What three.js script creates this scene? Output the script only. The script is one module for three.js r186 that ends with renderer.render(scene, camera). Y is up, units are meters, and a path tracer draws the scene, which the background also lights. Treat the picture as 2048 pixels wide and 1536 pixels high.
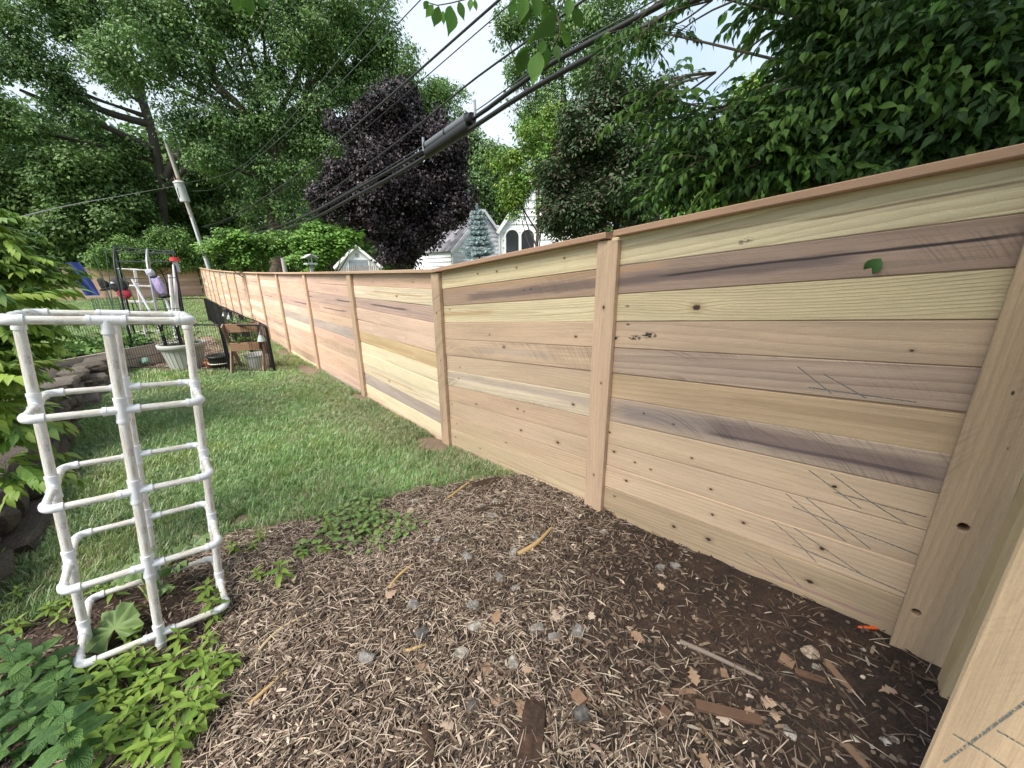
import * as THREE from 'three';
import { mergeGeometries } from 'three/addons/utils/BufferGeometryUtils.js';

// ---------------------------------------------------------------- camera, sky, sun, exposure
const scene = new THREE.Scene();
const camera = new THREE.PerspectiveCamera(90.46, 4 / 3, 0.05, 900);
camera.position.set(3.2737, 1.8207, 1.9739);
camera.up.set(-0.2097, 0.9574, -0.1984);
camera.lookAt(3.2737 - 0.71815, 1.8207 - 0.28851, 1.9739 - 0.63326);
const renderer = new THREE.WebGLRenderer({ antialias: true });
renderer.setSize(1024, 768);
renderer.toneMapping = THREE.LinearToneMapping;
renderer.toneMappingExposure = 2.55;
renderer.shadowMap.enabled = true;

// seeded random numbers and value noise
let seedState = 7;
const reseed = (s) => { seedState = s >>> 0; };
function rnd() { seedState = (seedState + 0x6D2B79F5) >>> 0; let t = seedState; t = Math.imul(t ^ (t >>> 15), t | 1); t ^= t + Math.imul(t ^ (t >>> 7), t | 61); return ((t ^ (t >>> 14)) >>> 0) / 4294967296; }
const rr = (a, b) => a + (b - a) * rnd();
const pick = (a) => a[Math.floor(rnd() * a.length) % a.length];
const clamp = (v, a = 0, b = 1) => Math.min(b, Math.max(a, v));
const lerp = (a, b, t) => a + (b - a) * t;
const smooth = (a, b, v) => { const t = clamp((v - a) / (b - a)); return t * t * (3 - 2 * t); };
function h3(x, y, z) { let h = Math.imul(x, 374761393) + Math.imul(y, 668265263) + Math.imul(z, 2147483629); h = Math.imul(h ^ (h >>> 13), 1274126177); return ((h ^ (h >>> 16)) >>> 0) / 4294967296; }
function noise(x, y, z = 0) {
  const xi = Math.floor(x), yi = Math.floor(y), zi = Math.floor(z);
  let u = x - xi, v = y - yi, w = z - zi; u = u * u * (3 - 2 * u); v = v * v * (3 - 2 * v); w = w * w * (3 - 2 * w);
  const a = lerp(lerp(h3(xi, yi, zi), h3(xi + 1, yi, zi), u), lerp(h3(xi, yi + 1, zi), h3(xi + 1, yi + 1, zi), u), v);
  if (w === 0) return a;
  return lerp(a, lerp(lerp(h3(xi, yi, zi + 1), h3(xi + 1, yi, zi + 1), u), lerp(h3(xi, yi + 1, zi + 1), h3(xi + 1, yi + 1, zi + 1), u), v), w);
}
function fbm(x, y, z = 0, o = 4) { let s = 0, a = 0.5, t = 0; for (let i = 0; i < o; i++) { s += a * noise(x, y, z); t += a; x = x * 2.03 + 17.1; y = y * 2.03 + 5.3; z = z ? z * 2.03 + 9.7 : 0; a *= 0.5; } return s / t; }

// overcast summer sky: bright broken cloud with pale blue between
{
  const W = 512, H = 256, d = new Float32Array(W * H * 4);
  for (let j = 0; j < H; j++) for (let i = 0; i < W; i++) {
    const el = ((j + 0.5) / H - 0.5) * Math.PI, az = ((i + 0.5) / W) * 2 * Math.PI;
    const x = Math.cos(el) * Math.cos(az), y = Math.sin(el), z = Math.cos(el) * Math.sin(az), k = (j * W + i) * 4;
    const c = smooth(0.32, 0.62, fbm(x * 3.1 + 8, y * 4.2 + 3, z * 3.1 + 5, 5));
    const br = 0.86 + 0.34 * fbm(x * 5 + 2, y * 6 + 1, z * 5 + 4, 4);
    const blue = [0.24, 0.32, 0.43], cloud = [0.36 * br, 0.405 * br, 0.465 * br];
    for (let q = 0; q < 3; q++) d[k + q] = lerp(blue[q], cloud[q], 0.3 + 0.7 * c);
    d[k + 3] = 1;
  }
  const sky = new THREE.DataTexture(d, W, H, THREE.RGBAFormat, THREE.FloatType);
  sky.mapping = THREE.EquirectangularReflectionMapping; sky.magFilter = THREE.LinearFilter; sky.minFilter = THREE.LinearFilter; sky.needsUpdate = true;
  scene.background = sky; scene.environment = sky;
}
const sun = new THREE.DirectionalLight(0xfff5e8, 3.3);
sun.position.set(2, 30, 24); sun.target.position.set(-2, 0, 0);
sun.castShadow = true; sun.shadow.radius = 60; sun.shadow.mapSize.set(2048, 2048);
Object.assign(sun.shadow.camera, { left: -45, right: 45, top: 45, bottom: -45, near: 1, far: 120 });
scene.add(sun, sun.target);

// ---------------------------------------------------------------- helpers
const taken = new Map();
function numbered(n) { const k = taken.get(n) || 0; taken.set(n, k + 1); return k ? `${n}_${String(k).padStart(3, '0')}` : n; }
function tag(o, label, category, group) { o.userData.label = label; o.userData.category = category; if (group) o.userData.group = group; return o; }
function part(name, geo, mat, parent) { const m = new THREE.Mesh(geo, mat); m.name = name; m.castShadow = m.receiveShadow = true; parent.add(m); return m; }
function thing(name, label, category, pos = [0, 0, 0], turn = 0, group) { const o = new THREE.Group(); o.name = numbered(name); o.position.set(...pos); o.rotation.y = turn; tag(o, label, category, group); scene.add(o); return o; }
function solo(name, geo, mat, label, category, group) { const m = part(numbered(name), geo, mat, scene); return tag(m, label, category, group); }
function structure(name, geo, mat) { const m = part(numbered(name), geo, mat, scene); m.userData.kind = 'structure'; return m; }
function stuff(name, geo, mat, mats, cols, parent) {
  const m = new THREE.InstancedMesh(geo, mat, mats.length); m.name = parent === scene ? numbered(name) : name;
  mats.forEach((q, i) => { m.setMatrixAt(i, q); if (cols) m.setColorAt(i, cols[i]); });
  m.castShadow = m.receiveShadow = true; m.userData.kind = 'stuff'; parent.add(m); return m;
}
const V = (x, y, z) => new THREE.Vector3(x, y, z);
const lin = (r, g, b) => new THREE.Color().setRGB(r, g, b);
const mat = (color, roughness = 0.8, extra = {}) => new THREE.MeshStandardMaterial({ color, roughness, ...extra });
const leafMat = (rough = 0.68, tr = 0.4) => new THREE.MeshPhysicalMaterial({ color: 0xffffff, roughness: rough, transmission: tr, thickness: 0, specularIntensity: 0.45, side: THREE.DoubleSide });
const e_ = new THREE.Euler(), q_ = new THREE.Quaternion();
const M4 = (p, rx, ry, rz, s) => new THREE.Matrix4().compose(p, new THREE.Quaternion().setFromEuler(e_.set(rx, ry, rz, 'YXZ')), typeof s === 'number' ? V(s, s, s) : s);
function xf(g, px = 0, py = 0, pz = 0, rx = 0, ry = 0, rz = 0, s = 1) { return g.applyMatrix4(M4(V(px, py, pz), rx, ry, rz, s)); }
function merged(list) { return mergeGeometries(list.map((g) => { const n = g.index ? g.toNonIndexed() : g; for (const k of Object.keys(n.attributes)) if (!['position', 'normal', 'uv'].includes(k)) n.deleteAttribute(k); if (!n.attributes.uv) n.setAttribute('uv', new THREE.BufferAttribute(new Float32Array(n.attributes.position.count * 2), 2)); return n; })); }
function cyl(a, b, r0, r1 = r0, seg = 10, open = false) {   // a round bar from a to b
  const A = a.isVector3 ? a : V(...a), B = b.isVector3 ? b : V(...b), d = B.clone().sub(A), L = d.length();
  const g = new THREE.CylinderGeometry(r1, r0, L, seg, 1, open); g.translate(0, L / 2, 0);
  g.applyQuaternion(q_.setFromUnitVectors(V(0, 1, 0), d.normalize())); g.translate(A.x, A.y, A.z); return g;
}
function bar(a, b, w, t, up = V(0, 1, 0)) {   // a squared bar from a to b, w wide across, t thick along up
  const A = V(...a), B = V(...b), d = B.clone().sub(A), L = d.length(); d.normalize();
  const s = V(0, 0, 0).crossVectors(d, up).normalize(), u = V(0, 0, 0).crossVectors(s, d);
  const g = bevelBox(L, t, w, Math.min(w, t) * 0.08); g.applyMatrix4(new THREE.Matrix4().makeBasis(d, u, s).setPosition(A.clone().add(B).multiplyScalar(0.5))); return g;
}
function limb(pts, r0, r1, seg = 7, wob = 0.12) {   // tapered, slightly wavering branch through points
  const c = new THREE.CatmullRomCurve3(pts.map((p) => p.isVector3 ? p : V(...p))), n = Math.max(3, pts.length * 3), fr = c.computeFrenetFrames(n, false);
  const pos = [], uv = [], idx = [], L = c.getLength();
  for (let i = 0; i <= n; i++) {
    const t = i / n, p = c.getPointAt(t), r = lerp(r0, r1, Math.pow(t, 0.8));
    for (let k = 0; k <= seg; k++) {
      const a = (k / seg) * Math.PI * 2, rad = r * (1 + wob * (noise(p.x * 3 + Math.cos(a) * 2, p.y * 3, p.z * 3 + Math.sin(a) * 2) - 0.5) * 2);
      const v = p.clone().addScaledVector(fr.normals[i], Math.cos(a) * rad).addScaledVector(fr.binormals[i], Math.sin(a) * rad);
      pos.push(v.x, v.y, v.z); uv.push(k / seg * Math.max(0.2, r0 * 6), t * L);
    }
  }
  for (let i = 0; i < n; i++) for (let k = 0; k < seg; k++) { const a = i * (seg + 1) + k, b = a + seg + 1; idx.push(a, a + 1, b, b, a + 1, b + 1); }
  const g = new THREE.BufferGeometry(); g.setAttribute('position', new THREE.Float32BufferAttribute(pos, 3)); g.setAttribute('uv', new THREE.Float32BufferAttribute(uv, 2)); g.setIndex(idx); g.computeVertexNormals(); return g;
}
function bevelBox(L, H, T, b = 0.002, uvo = 0, tongue = 0) {   // length on x, height on y, thickness on z, edges broken; u runs in boards' lengths, v across
  const y = H / 2, z = T / 2, prof = [[-y + b, z], [y - b, z], [y, z - b], [y, -z + b], [y - b, -z], [-y + b, -z], [-y, -z + b], [-y, z - b]];
  if (tongue) prof.splice(3, 0, [y, z * 0.3], [y + tongue, z * 0.3], [y + tongue, -z * 0.3], [y, -z * 0.3]);
  const pos = [], uv = [], n = prof.length;
  const put = (x, p) => { pos.push(x, p[0], p[1]); uv.push((x + L / 2) / L + uvo, (p[0] + y) / H); };
  for (let i = 0; i < n; i++) { const a = prof[i], c = prof[(i + 1) % n]; for (const [x, p] of [[-L / 2, a], [-L / 2, c], [L / 2, c], [-L / 2, a], [L / 2, c], [L / 2, a]]) put(x, p); }
  for (const s of [-1, 1]) for (let i = 1; i < n - 1; i++) for (const p of s > 0 ? [prof[0], prof[i + 1], prof[i]] : [prof[0], prof[i], prof[i + 1]]) put(s * L / 2, p);
  // wind outwards
  const g = new THREE.BufferGeometry(); g.setAttribute('position', new THREE.Float32BufferAttribute(pos, 3)); g.setAttribute('uv', new THREE.Float32BufferAttribute(uv, 2));
  const P = g.attributes.position.array, U = g.attributes.uv.array, A = V(0, 0, 0), B = V(0, 0, 0), Cc = V(0, 0, 0);
  for (let i = 0; i < P.length; i += 9) {
    A.set(P[i], P[i + 1], P[i + 2]); B.set(P[i + 3], P[i + 4], P[i + 5]); Cc.set(P[i + 6], P[i + 7], P[i + 8]);
    const nn = B.clone().sub(A).cross(Cc.clone().sub(A)), m = A.clone().add(B).add(Cc);
    m.x /= L; m.y /= H; m.z /= T;
    if (nn.x * m.x + nn.y * m.y + nn.z * m.z < 0) { for (let q = 0; q < 3; q++) { const t = P[i + 3 + q]; P[i + 3 + q] = P[i + 6 + q]; P[i + 6 + q] = t; } const j = (i / 9) * 6; for (let q = 0; q < 2; q++) { const t = U[j + 2 + q]; U[j + 2 + q] = U[j + 4 + q]; U[j + 4 + q] = t; } }
  }
  g.computeVertexNormals(); return g;
}
function leaf(L, W, { n = 5, fold = 0.25, curl = 0.25, peak = 0.42, wave = 0, tip = 1.5, lobe = 0 } = {}) {   // one leaf along +x, upper side +y
  const pos = [], uv = [], idx = [];
  for (let i = 0; i <= n; i++) {
    const t = i / n, s = t < peak ? Math.sin((t / peak) * Math.PI / 2) : Math.pow(Math.cos(((t - peak) / (1 - peak)) * Math.PI / 2), tip);
    let w = W / 2 * Math.pow(s, 0.85) + (i === 0 ? W * 0.015 : 0); if (lobe) w *= 1 - lobe * (i % 2);
    const y = -curl * L * t * t, x = L * (t - 0.25 * curl * curl * t * t * t), k = wave * W * Math.sin(i * 2.3);
    pos.push(x, y, 0, x, y + fold * w + k, w, x, y + fold * w - k, -w); uv.push(t, 0.5, t, 1, t, 0);
    if (i) { const a = (i - 1) * 3, b = i * 3; idx.push(a, a + 1, b + 1, a, b + 1, b, a, b + 2, a + 2, a, b, b + 2); }
  }
  const g = new THREE.BufferGeometry(); g.setAttribute('position', new THREE.Float32BufferAttribute(pos, 3)); g.setAttribute('uv', new THREE.Float32BufferAttribute(uv, 2)); g.setIndex(idx); g.computeVertexNormals(); return g;
}
function tex(W, H, fn, srgb = true) {   // fn(u, v) -> [r, g, b] 0..255
  const d = new Uint8Array(W * H * 4);
  for (let j = 0; j < H; j++) for (let i = 0; i < W; i++) { const c = fn((i + 0.5) / W, (j + 0.5) / H), k = (j * W + i) * 4; d[k] = clamp(c[0], 0, 255); d[k + 1] = clamp(c[1], 0, 255); d[k + 2] = clamp(c[2], 0, 255); d[k + 3] = 255; }
  const t = new THREE.DataTexture(d, W, H, THREE.RGBAFormat); t.wrapS = t.wrapT = THREE.RepeatWrapping; t.magFilter = THREE.LinearFilter; t.minFilter = THREE.LinearMipmapLinearFilter; t.generateMipmaps = true;
  if (srgb) t.colorSpace = THREE.SRGBColorSpace; t.needsUpdate = true; return t;
}
// ---------------------------------------------------------------- terrain: level lawn left of the corner post, rising ground to its right
function gy0(x) { if (x < -34) return 0.438 + (x + 34) * -0.02; if (x < 0) return 0.008 * x + 0.000614 * x * x; return x < 7 ? 0.0962 * x : 0.673 + 0.03 * (x - 7); }
function gy(x, z) { let s = 0; for (const d of [-0.25, 0, 0.25]) s += gy0(x + d) / 3; return s + (noise(x * 1.3 + 40, z * 1.3 + 9) - 0.5) * 0.025 + (noise(x * 0.3, z * 0.3 + 50) - 0.5) * 0.03 * smooth(0.5, 3, Math.abs(z)); }
const bedEdgePts = [[-3, 1.5], [-0.1, 1.12], [0.16, 1.02], [0.66, 0.66], [1.0, 0.57], [1.37, 0.47], [1.68, 0.33], [1.95, 0.2], [2.1, 0.26], [2.4, 0.36], [2.9, 0.28], [3.4, 0.0], [6, -0.4]];
function bedEdge(z) { const p = bedEdgePts; for (let i = 1; i < p.length; i++) if (z < p[i][0]) { const t = (z - p[i - 1][0]) / (p[i][0] - p[i - 1][0]); return lerp(p[i - 1][1], p[i][1], clamp(t)) + (noise(z * 9 + 3, 1.5) - 0.5) * 0.09 + (noise(z * 27 + 3, 7.5) - 0.5) * 0.04; } return -0.4; }
const bareSpots = [[-0.1, 0.13, 0.36, 0.17], [-4.75, 0.2, 0.75, 0.2], [0.1, 1.88, 0.16, 0.1], [-2.35, 0.1, 0.28, 0.1], [-7, 0.16, 0.5, 0.14]];
const bareAt = (x, z) => { let m = 0; for (const [a, b, rx, rz] of bareSpots) m = Math.max(m, 1 - Math.hypot((x - a) / rx, (z - b) / rz)); return m; };
function sheet(xs, zs, yf, keep) {
  const pos = [], uv = [], idx = [], nx = xs.length, nz = zs.length;
  for (const z of zs) for (const x of xs) { pos.push(x, yf(x, z), z); uv.push(x, z); }
  for (let j = 0; j < nz - 1; j++) for (let i = 0; i < nx - 1; i++) { const a = j * nx + i; if (keep && !keep((xs[i] + xs[i + 1]) / 2, (zs[j] + zs[j + 1]) / 2)) continue; idx.push(a, a + nx, a + 1, a + 1, a + nx, a + nx + 1); }
  const g = new THREE.BufferGeometry(); g.setAttribute('position', new THREE.Float32BufferAttribute(pos, 3)); g.setAttribute('uv', new THREE.Float32BufferAttribute(uv, 2)); g.setIndex(idx); g.computeVertexNormals(); return g;
}
const range = (a, b, s) => { const r = []; for (let x = a; x < b - 1e-6; x += s) r.push(+x.toFixed(4)); r.push(b); return r; };
{
  const t = tex(512, 512, (u, v) => { const n = 0.6 * noise(u * 96, v * 96) + 0.4 * noise(u * 220, v * 220), b = noise(u * 16, v * 16); const k = 0.55 + 0.9 * n; return [lerp(100, 122, b) * k, lerp(118, 122, b) * k, lerp(62, 74, b) * k]; });
  t.repeat.set(0.5, 0.5);
  const m = mat(0xffffff, 1, { map: t, bumpMap: t, bumpScale: 0.02 });
  const xs = [-400, -200, -100, -60, -45, ...range(-38, -9, 1), ...range(-8.75, 6, 0.25), 8, 12, 20, 50, 120, 400], zs = [-400, -150, -60, -30, -18, -12, -8, -5, -3, -2, -1, ...range(-0.75, 5, 0.25), 6, 7, 9, 12, 18, 30, 60, 150, 400];
  structure('ground', sheet(xs, zs, gy), m);
  const ts = tex(512, 512, (u, v) => { const n = fbm(u * 22, v * 22, 0, 5), f = noise(u * 180, v * 180), b = noise(u * 5 + 3, v * 5); const k = 0.45 + 0.75 * n + 0.5 * (f - 0.5); return [lerp(50, 68, b) * k, lerp(37, 48, b) * k, lerp(28, 36, b) * k]; });
  const soil = mat(0xffffff, 0.95, { map: ts, bumpMap: ts, bumpScale: 0.03 });
  const bx = range(-0.8, 6.2, 0.05), bz = range(-2.2, 5, 0.05);
  structure('mulch_bed', sheet(bx, bz, (x, z) => gy(x, z) + lerp(-0.05, 0.03, smooth(-0.12, 0.14, x - bedEdge(z))) + 0.03 * (fbm(x * 7, z * 7, 0, 4) - 0.5)), soil);
  bareSpots.forEach(([a, b, rx, rz]) => {
    structure('bare_soil', sheet(range(a - rx, a + rx, rx / 12), range(b - rz, b + rz, rz / 12), (x, z) => gy(x, z) + 0.035 * smooth(0, 0.5, bareAt(x, z)) - 0.012 + 0.012 * (noise(x * 30, z * 30) - 0.5)), mat(lin(0.17, 0.125, 0.09), 1, { bumpMap: ts, bumpScale: 0.04 }));
  });
}
// ---------------------------------------------------------------- wood
// a sawn board: rings, fine fibre, knots, stain streaks, circular saw marks, crayon strokes; u along the board (0..1), v across
function woodTex(o) {
  const { s = 1, base = [205, 168, 130], ring = [168, 122, 86], len = 2.3, wid = 0.16, pitch = 0.022, contrast = 0.4, knots = [], streaks = [], saw = 0, marks = [], spots = [], W = 1024, H = 88, blotch = 0.5, tint2 = null, markW = 1, desat = 0.32, gain = 0.98 } = o;
  const vc0 = (h3(s, 3, 1) - 0.5) * 0.16, ph = h3(s, 7, 2) * 6.3, kk = 0.8 + h3(s, 9, 4) * 1.6, meander = 0.012 + 0.03 * h3(s, 5, 8);
  return tex(W, H, (u, v) => {
    const x = u * len, y = (v - 0.5) * wid;
    let wp = 0.020 * (fbm(x * 1.1 + s * 13, y * 9 + s) - 0.5) + 0.005 * (noise(x * 7 + s, y * 45) - 0.5), kd = 0, halo = 0;
    for (const [ku, kv, kr] of knots) {
      const dx = x - ku * len, dy = y - (kv - 0.5) * wid, e = Math.exp(-((dx / (kr * 5)) ** 2 + (dy / (kr * 2.2)) ** 2));
      wp += Math.sign(dy || 1) * kr * 0.9 * e;
      const r = Math.hypot(dx * 0.75, dy * 1.1) / kr + 0.5 * (noise(dx * 260 + s, dy * 260) - 0.5);
      kd = Math.max(kd, 1 - smooth(0.55, 1.1, r)); halo = Math.max(halo, 0.5 * (1 - smooth(0.8, 3.0, r)));
    }
    const q = y - vc0 - meander * Math.sin(x * kk + ph) + wp, t = Math.sqrt(q * q + 0.00012 + 0.0006 * Math.pow(Math.sin(x * 0.9 + ph), 2)) / pitch;
    const fr = t - Math.floor(t), rg = Math.pow(fr, 2.2) * (1 - smooth(0.9, 1, fr));
    const amp = contrast * (0.35 + 0.9 * noise(Math.floor(t) * 3.7 + s, 2.5, x * 0.4));
    let c = base.slice();
    const bl = blotch * (fbm(x * 1.6 + s * 5, y * 14 + 2, 0, 3) - 0.5);
    if (tint2) { const m = smooth(0.42, 0.62, fbm(x * 0.9 + s * 3, y * 16 + 7, 0, 3)); for (let i = 0; i < 3; i++) c[i] = lerp(c[i], tint2[i], m); }
    for (let i = 0; i < 3; i++) { c[i] = lerp(c[i], ring[i], clamp(rg * amp + 0.7 * halo)); c[i] *= 1 + 0.32 * bl; }
    for (const k of streaks) {   // stained heartwood bands that follow the board
      const [v0, slope, w, col, a, u0 = 0, u1 = 1] = k, yy = v - (v0 + slope * u + 0.10 * (fbm(x * 2.4 + s, k[2] * 50, 0, 3) - 0.5));
      const f = a * (1 - smooth(w * 0.25, w, Math.abs(yy) * (1 + 0.5 * noise(x * 14, y * 200)))) * smooth(u0 - 0.04, u0 + 0.05, u) * (1 - smooth(u1 - 0.08, u1 + 0.02, u));
      for (let i = 0; i < 3; i++) c[i] = lerp(c[i], col[i], f);
    }
    const fibre = noise(x * 30 + s, y * 1500) * 0.6 + noise(x * 9, y * 520 + s) * 0.4, g = 1 + 0.13 * (fibre - 0.5) + 0.05 * (noise(x * 420, y * 420) - 0.5);
    let sm = 1;
    if (saw) { const rad = Math.hypot(x * 0.9 - 0.3 - Math.floor(x / 0.9) * 0.4, y + 0.33), a = smooth(0.45, 0.7, fbm(x * 2 + s, y * 8, 0, 2)); sm = 1 - 0.6 * saw * a * Math.pow(noise(rad * 300 + s, x * 2.5), 3); }
    for (let i = 0; i < 3; i++) c[i] *= g * sm;
    if (kd) { const kc = [58, 36, 24]; for (let i = 0; i < 3; i++) c[i] = lerp(c[i], kc[i] * (0.7 + 0.6 * noise(x * 300, y * 300)), kd * 0.92); }
    for (const [su, sv, sr, a] of spots) { const dd = Math.hypot((u - su) * len * 0.6, (v - sv) * wid * 1.5) / sr; const f = a * (1 - smooth(0.4, 1, dd)) * smooth(0.45, 0.6, fbm(x * 60 + s, y * 110, 0, 3)); for (let i = 0; i < 3; i++) c[i] = lerp(c[i], 34, f); }
    for (const [x0, y0, x1, y1, bow = 0] of marks) {   // wax crayon
      const px = (u - x0) * len, py = (v - y0) * wid, dx = (x1 - x0) * len, dy = (y1 - y0) * wid, L2 = dx * dx + dy * dy, tt = clamp((px * dx + py * dy) / L2), L = Math.sqrt(L2);
      const bx = bow * Math.sin(tt * Math.PI), d = Math.hypot(px - dx * tt - (-dy / L) * bx, py - dy * tt - (dx / L) * bx);
      const f = (1 - smooth(0.0012 * markW, 0.003 * markW, d)) * smooth(0.25, 0.6, noise(x * 420, y * 420) + 0.1) * 0.75;
      c = [lerp(c[0], 62, f), lerp(c[1], 92, f), lerp(c[2], 104, f)];
    }
    const lum = 0.3 * c[0] + 0.55 * c[1] + 0.15 * c[2];
    return [lerp(c[0], lum, desat) * gain, lerp(c[1], lum, desat) * gain, lerp(c[2], lum, desat) * gain];
  });
}
const woodMat = (o) => { const t = woodTex(o); return mat(0xffffff, 0.82, { map: t, bumpMap: t, bumpScale: 0.0055 }); };
const TAN = [206, 168, 132], PINK = [214, 166, 138], CREAM = [222, 200, 150], PALE = [216, 192, 158], GREY = [178, 156, 142], BROWN = [180, 142, 112], ORANGE = [214, 168, 132], PURP = [152, 124, 114], OLIVE = [188, 158, 118];
const RT = [168, 120, 84], RC = [172, 130, 70], RG = [120, 98, 92];
const purple = [92, 74, 78], dark = [54, 44, 50], amber = [186, 134, 76];
// the two bays right of the corner post, top board first
const bayA = [   // corner post to the wide post
  { base: CREAM, ring: RC, contrast: 0.5, streaks: [[0.85, 0, 0.16, amber, 0.5]], knots: [[0.33, 0.55, 0.006], [0.46, 0.5, 0.007], [0.58, 0.52, 0.006], [0.82, 0.6, 0.006]], len: 1.9 },
  { base: BROWN, ring: RG, contrast: 0.4, saw: 0.3, streaks: [[0.35, 0.1, 0.35, purple, 0.55, 0.25, 1], [0.9, 0, 0.15, amber, 0.4]], spots: [[0.62, 0.5, 0.012, 0.8], [0.66, 0.5, 0.014, 0.8]], len: 1.9 },
  { base: [218, 198, 150], ring: [172, 132, 84], contrast: 0.7, pitch: 0.016, streaks: [[0.5, 0.1, 0.2, amber, 0.5, 0, 0.45]], knots: [[0.03, 0.5, 0.007], [0.09, 0.78, 0.006]], len: 1.9 },
  { base: TAN, ring: RT, contrast: 0.28, knots: [[0.4, 0.35, 0.006], [0.88, 0.4, 0.008]], len: 1.9 },
  { base: TAN, ring: RG, contrast: 0.3, saw: 0.55, knots: [[0.5, 0.75, 0.01]], streaks: [[0.5, 0, 0.3, GREY, 0.5, 0.3, 0.8]], len: 1.9 },
  { base: [204, 170, 136], ring: RT, contrast: 0.25, knots: [[0.15, 0.3, 0.006]], len: 1.9 },
  { base: PALE, ring: RG, contrast: 0.3, saw: 0.6, knots: [[0.14, 0.6, 0.007], [0.88, 0.4, 0.009]], streaks: [[0.75, -0.1, 0.3, GREY, 0.7]], len: 1.9 },
  { base: TAN, ring: RT, contrast: 0.3, knots: [[0.28, 0.2, 0.008], [0.58, 0.55, 0.008], [0.62, 0.5, 0.006]], len: 1.9 },
  { base: [206, 172, 136], ring: RT, contrast: 0.28, knots: [[0.06, 0.75, 0.006], [0.6, 0.4, 0.01], [0.81, 0.35, 0.012]], len: 1.9 },
  { base: [208, 174, 134], ring: RT, contrast: 0.45, knots: [[0.05, 0.8, 0.005], [0.1, 0.5, 0.005], [0.5, 0.4, 0.006]], len: 1.9 },
  { base: [206, 176, 136], ring: RC, contrast: 0.4, knots: [[0.08, 0.5, 0.007], [0.3, 0.4, 0.006]], len: 1.9 },
];
const bayB = [   // wide post to the end post
  { base: [216, 198, 152], ring: [150, 112, 72], contrast: 0.55, pitch: 0.03, streaks: [[0.55, 0.1, 0.05, [150, 116, 78], 0.6, 0.3, 0.6], [0.35, 0.25, 0.05, [140, 108, 76], 0.7, 0.6, 1]], spots: [[0.46, 0.22, 0.03, 0.4]], len: 1.55 },
  { base: [168, 134, 114], ring: RG, contrast: 0.35, saw: 0.3, streaks: [[0.85, 0, 0.16, [190, 140, 96], 0.7, 0, 0.25], [0.42, 0.12, 0.30, purple, 0.6, 0, 0.75], [0.46, 0.16, 0.06, dark, 0.9, 0.22, 1]], len: 1.55 },
  { base: [212, 190, 140], ring: [156, 122, 80], contrast: 0.7, pitch: 0.013, knots: [[0.35, 0.42, 0.017]], spots: [[0.09, 0.55, 0.012, 0.5]], len: 1.55 },
  { base: [200, 164, 130], ring: [140, 108, 84], contrast: 0.3, pitch: 0.04, spots: [[0.04, 0.35, 0.03, 0.9], [0.13, 0.4, 0.03, 0.9], [0.19, 0.5, 0.035, 0.9], [0.1, 0.9, 0.01, 1]], knots: [[0.87, 0.3, 0.005]], len: 1.55 },
  { base: [186, 154, 130], ring: [118, 92, 82], contrast: 0.5, pitch: 0.034, saw: 0.4, marks: [[0.66, 0.75, 0.74, 0.1], [0.72, 0.6, 0.81, 0.08], [0.69, 0.2, 0.9, 0.1]], len: 1.55 },
  { base: [196, 160, 118], ring: [146, 108, 70], contrast: 0.35, pitch: 0.03, streaks: [[0.6, 0, 0.25, [168, 132, 92], 0.5, 0.5, 1]], len: 1.55 },
  { base: [186, 158, 134], ring: RG, contrast: 0.3, saw: 0.4, streaks: [[0.55, -0.05, 0.5, [140, 124, 122], 0.7, 0.1, 0.6], [0.6, -0.1, 0.5, [128, 102, 98], 0.8, 0.45, 1], [0.3, 0.05, 0.1, purple, 0.75, 0.45, 1]], knots: [[0.2, 0.6, 0.006], [0.32, 0.4, 0.006]], len: 1.55 },
  { base: [208, 174, 136], ring: RT, contrast: 0.3, knots: [[0.05, 0.5, 0.007], [0.4, 0.3, 0.006], [0.8, 0.55, 0.008]], marks: [[0.74, 0.85, 0.86, 0.12], [0.79, 0.9, 0.95, 0.02, -0.006], [0.8, 0.38, 0.98, 0.35]], len: 1.55 },
  { base: [208, 174, 138], ring: RT, contrast: 0.3, knots: [[0.18, 0.5, 0.006], [0.25, 0.4, 0.006], [0.48, 0.35, 0.007], [0.08, 0.7, 0.009]], marks: [[0.7, 0.95, 0.85, 0.02], [0.75, 1.0, 0.9, 0.05], [0.72, 0.6, 0.99, 0.3]], len: 1.55 },
  { base: [212, 178, 140], ring: RT, contrast: 0.4, knots: [[0.15, 0.6, 0.009], [0.5, 0.45, 0.007], [0.6, 0.55, 0.008], [0.81, 0.6, 0.009]], marks: [[0.68, 0.95, 0.8, 0.1, 0.008], [0.74, 0.95, 0.9, 0.25], [0.74, 0.4, 0.99, 0.15]], len: 1.55 },
  { base: OLIVE, ring: [132, 104, 76], contrast: 0.45, knots: [[0.1, 0.7, 0.006], [0.37, 0.4, 0.01], [0.5, 0.45, 0.012], [0.8, 0.4, 0.012]], streaks: [[0.05, 0.1, 0.1, [156, 100, 110], 0.5, 0.66, 1]], marks: [[0.62, 0.5, 0.74, 0.0], [0.7, 0.7, 0.78, 0.1]], len: 1.55 },
];
bayA.forEach((o, i) => { o.m = woodMat({ s: 11 + i * 7, ...o }); }); bayB.forEach((o, i) => { o.m = woodMat({ s: 131 + i * 5, W: 1536, H: 144, ...o }); });
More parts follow.
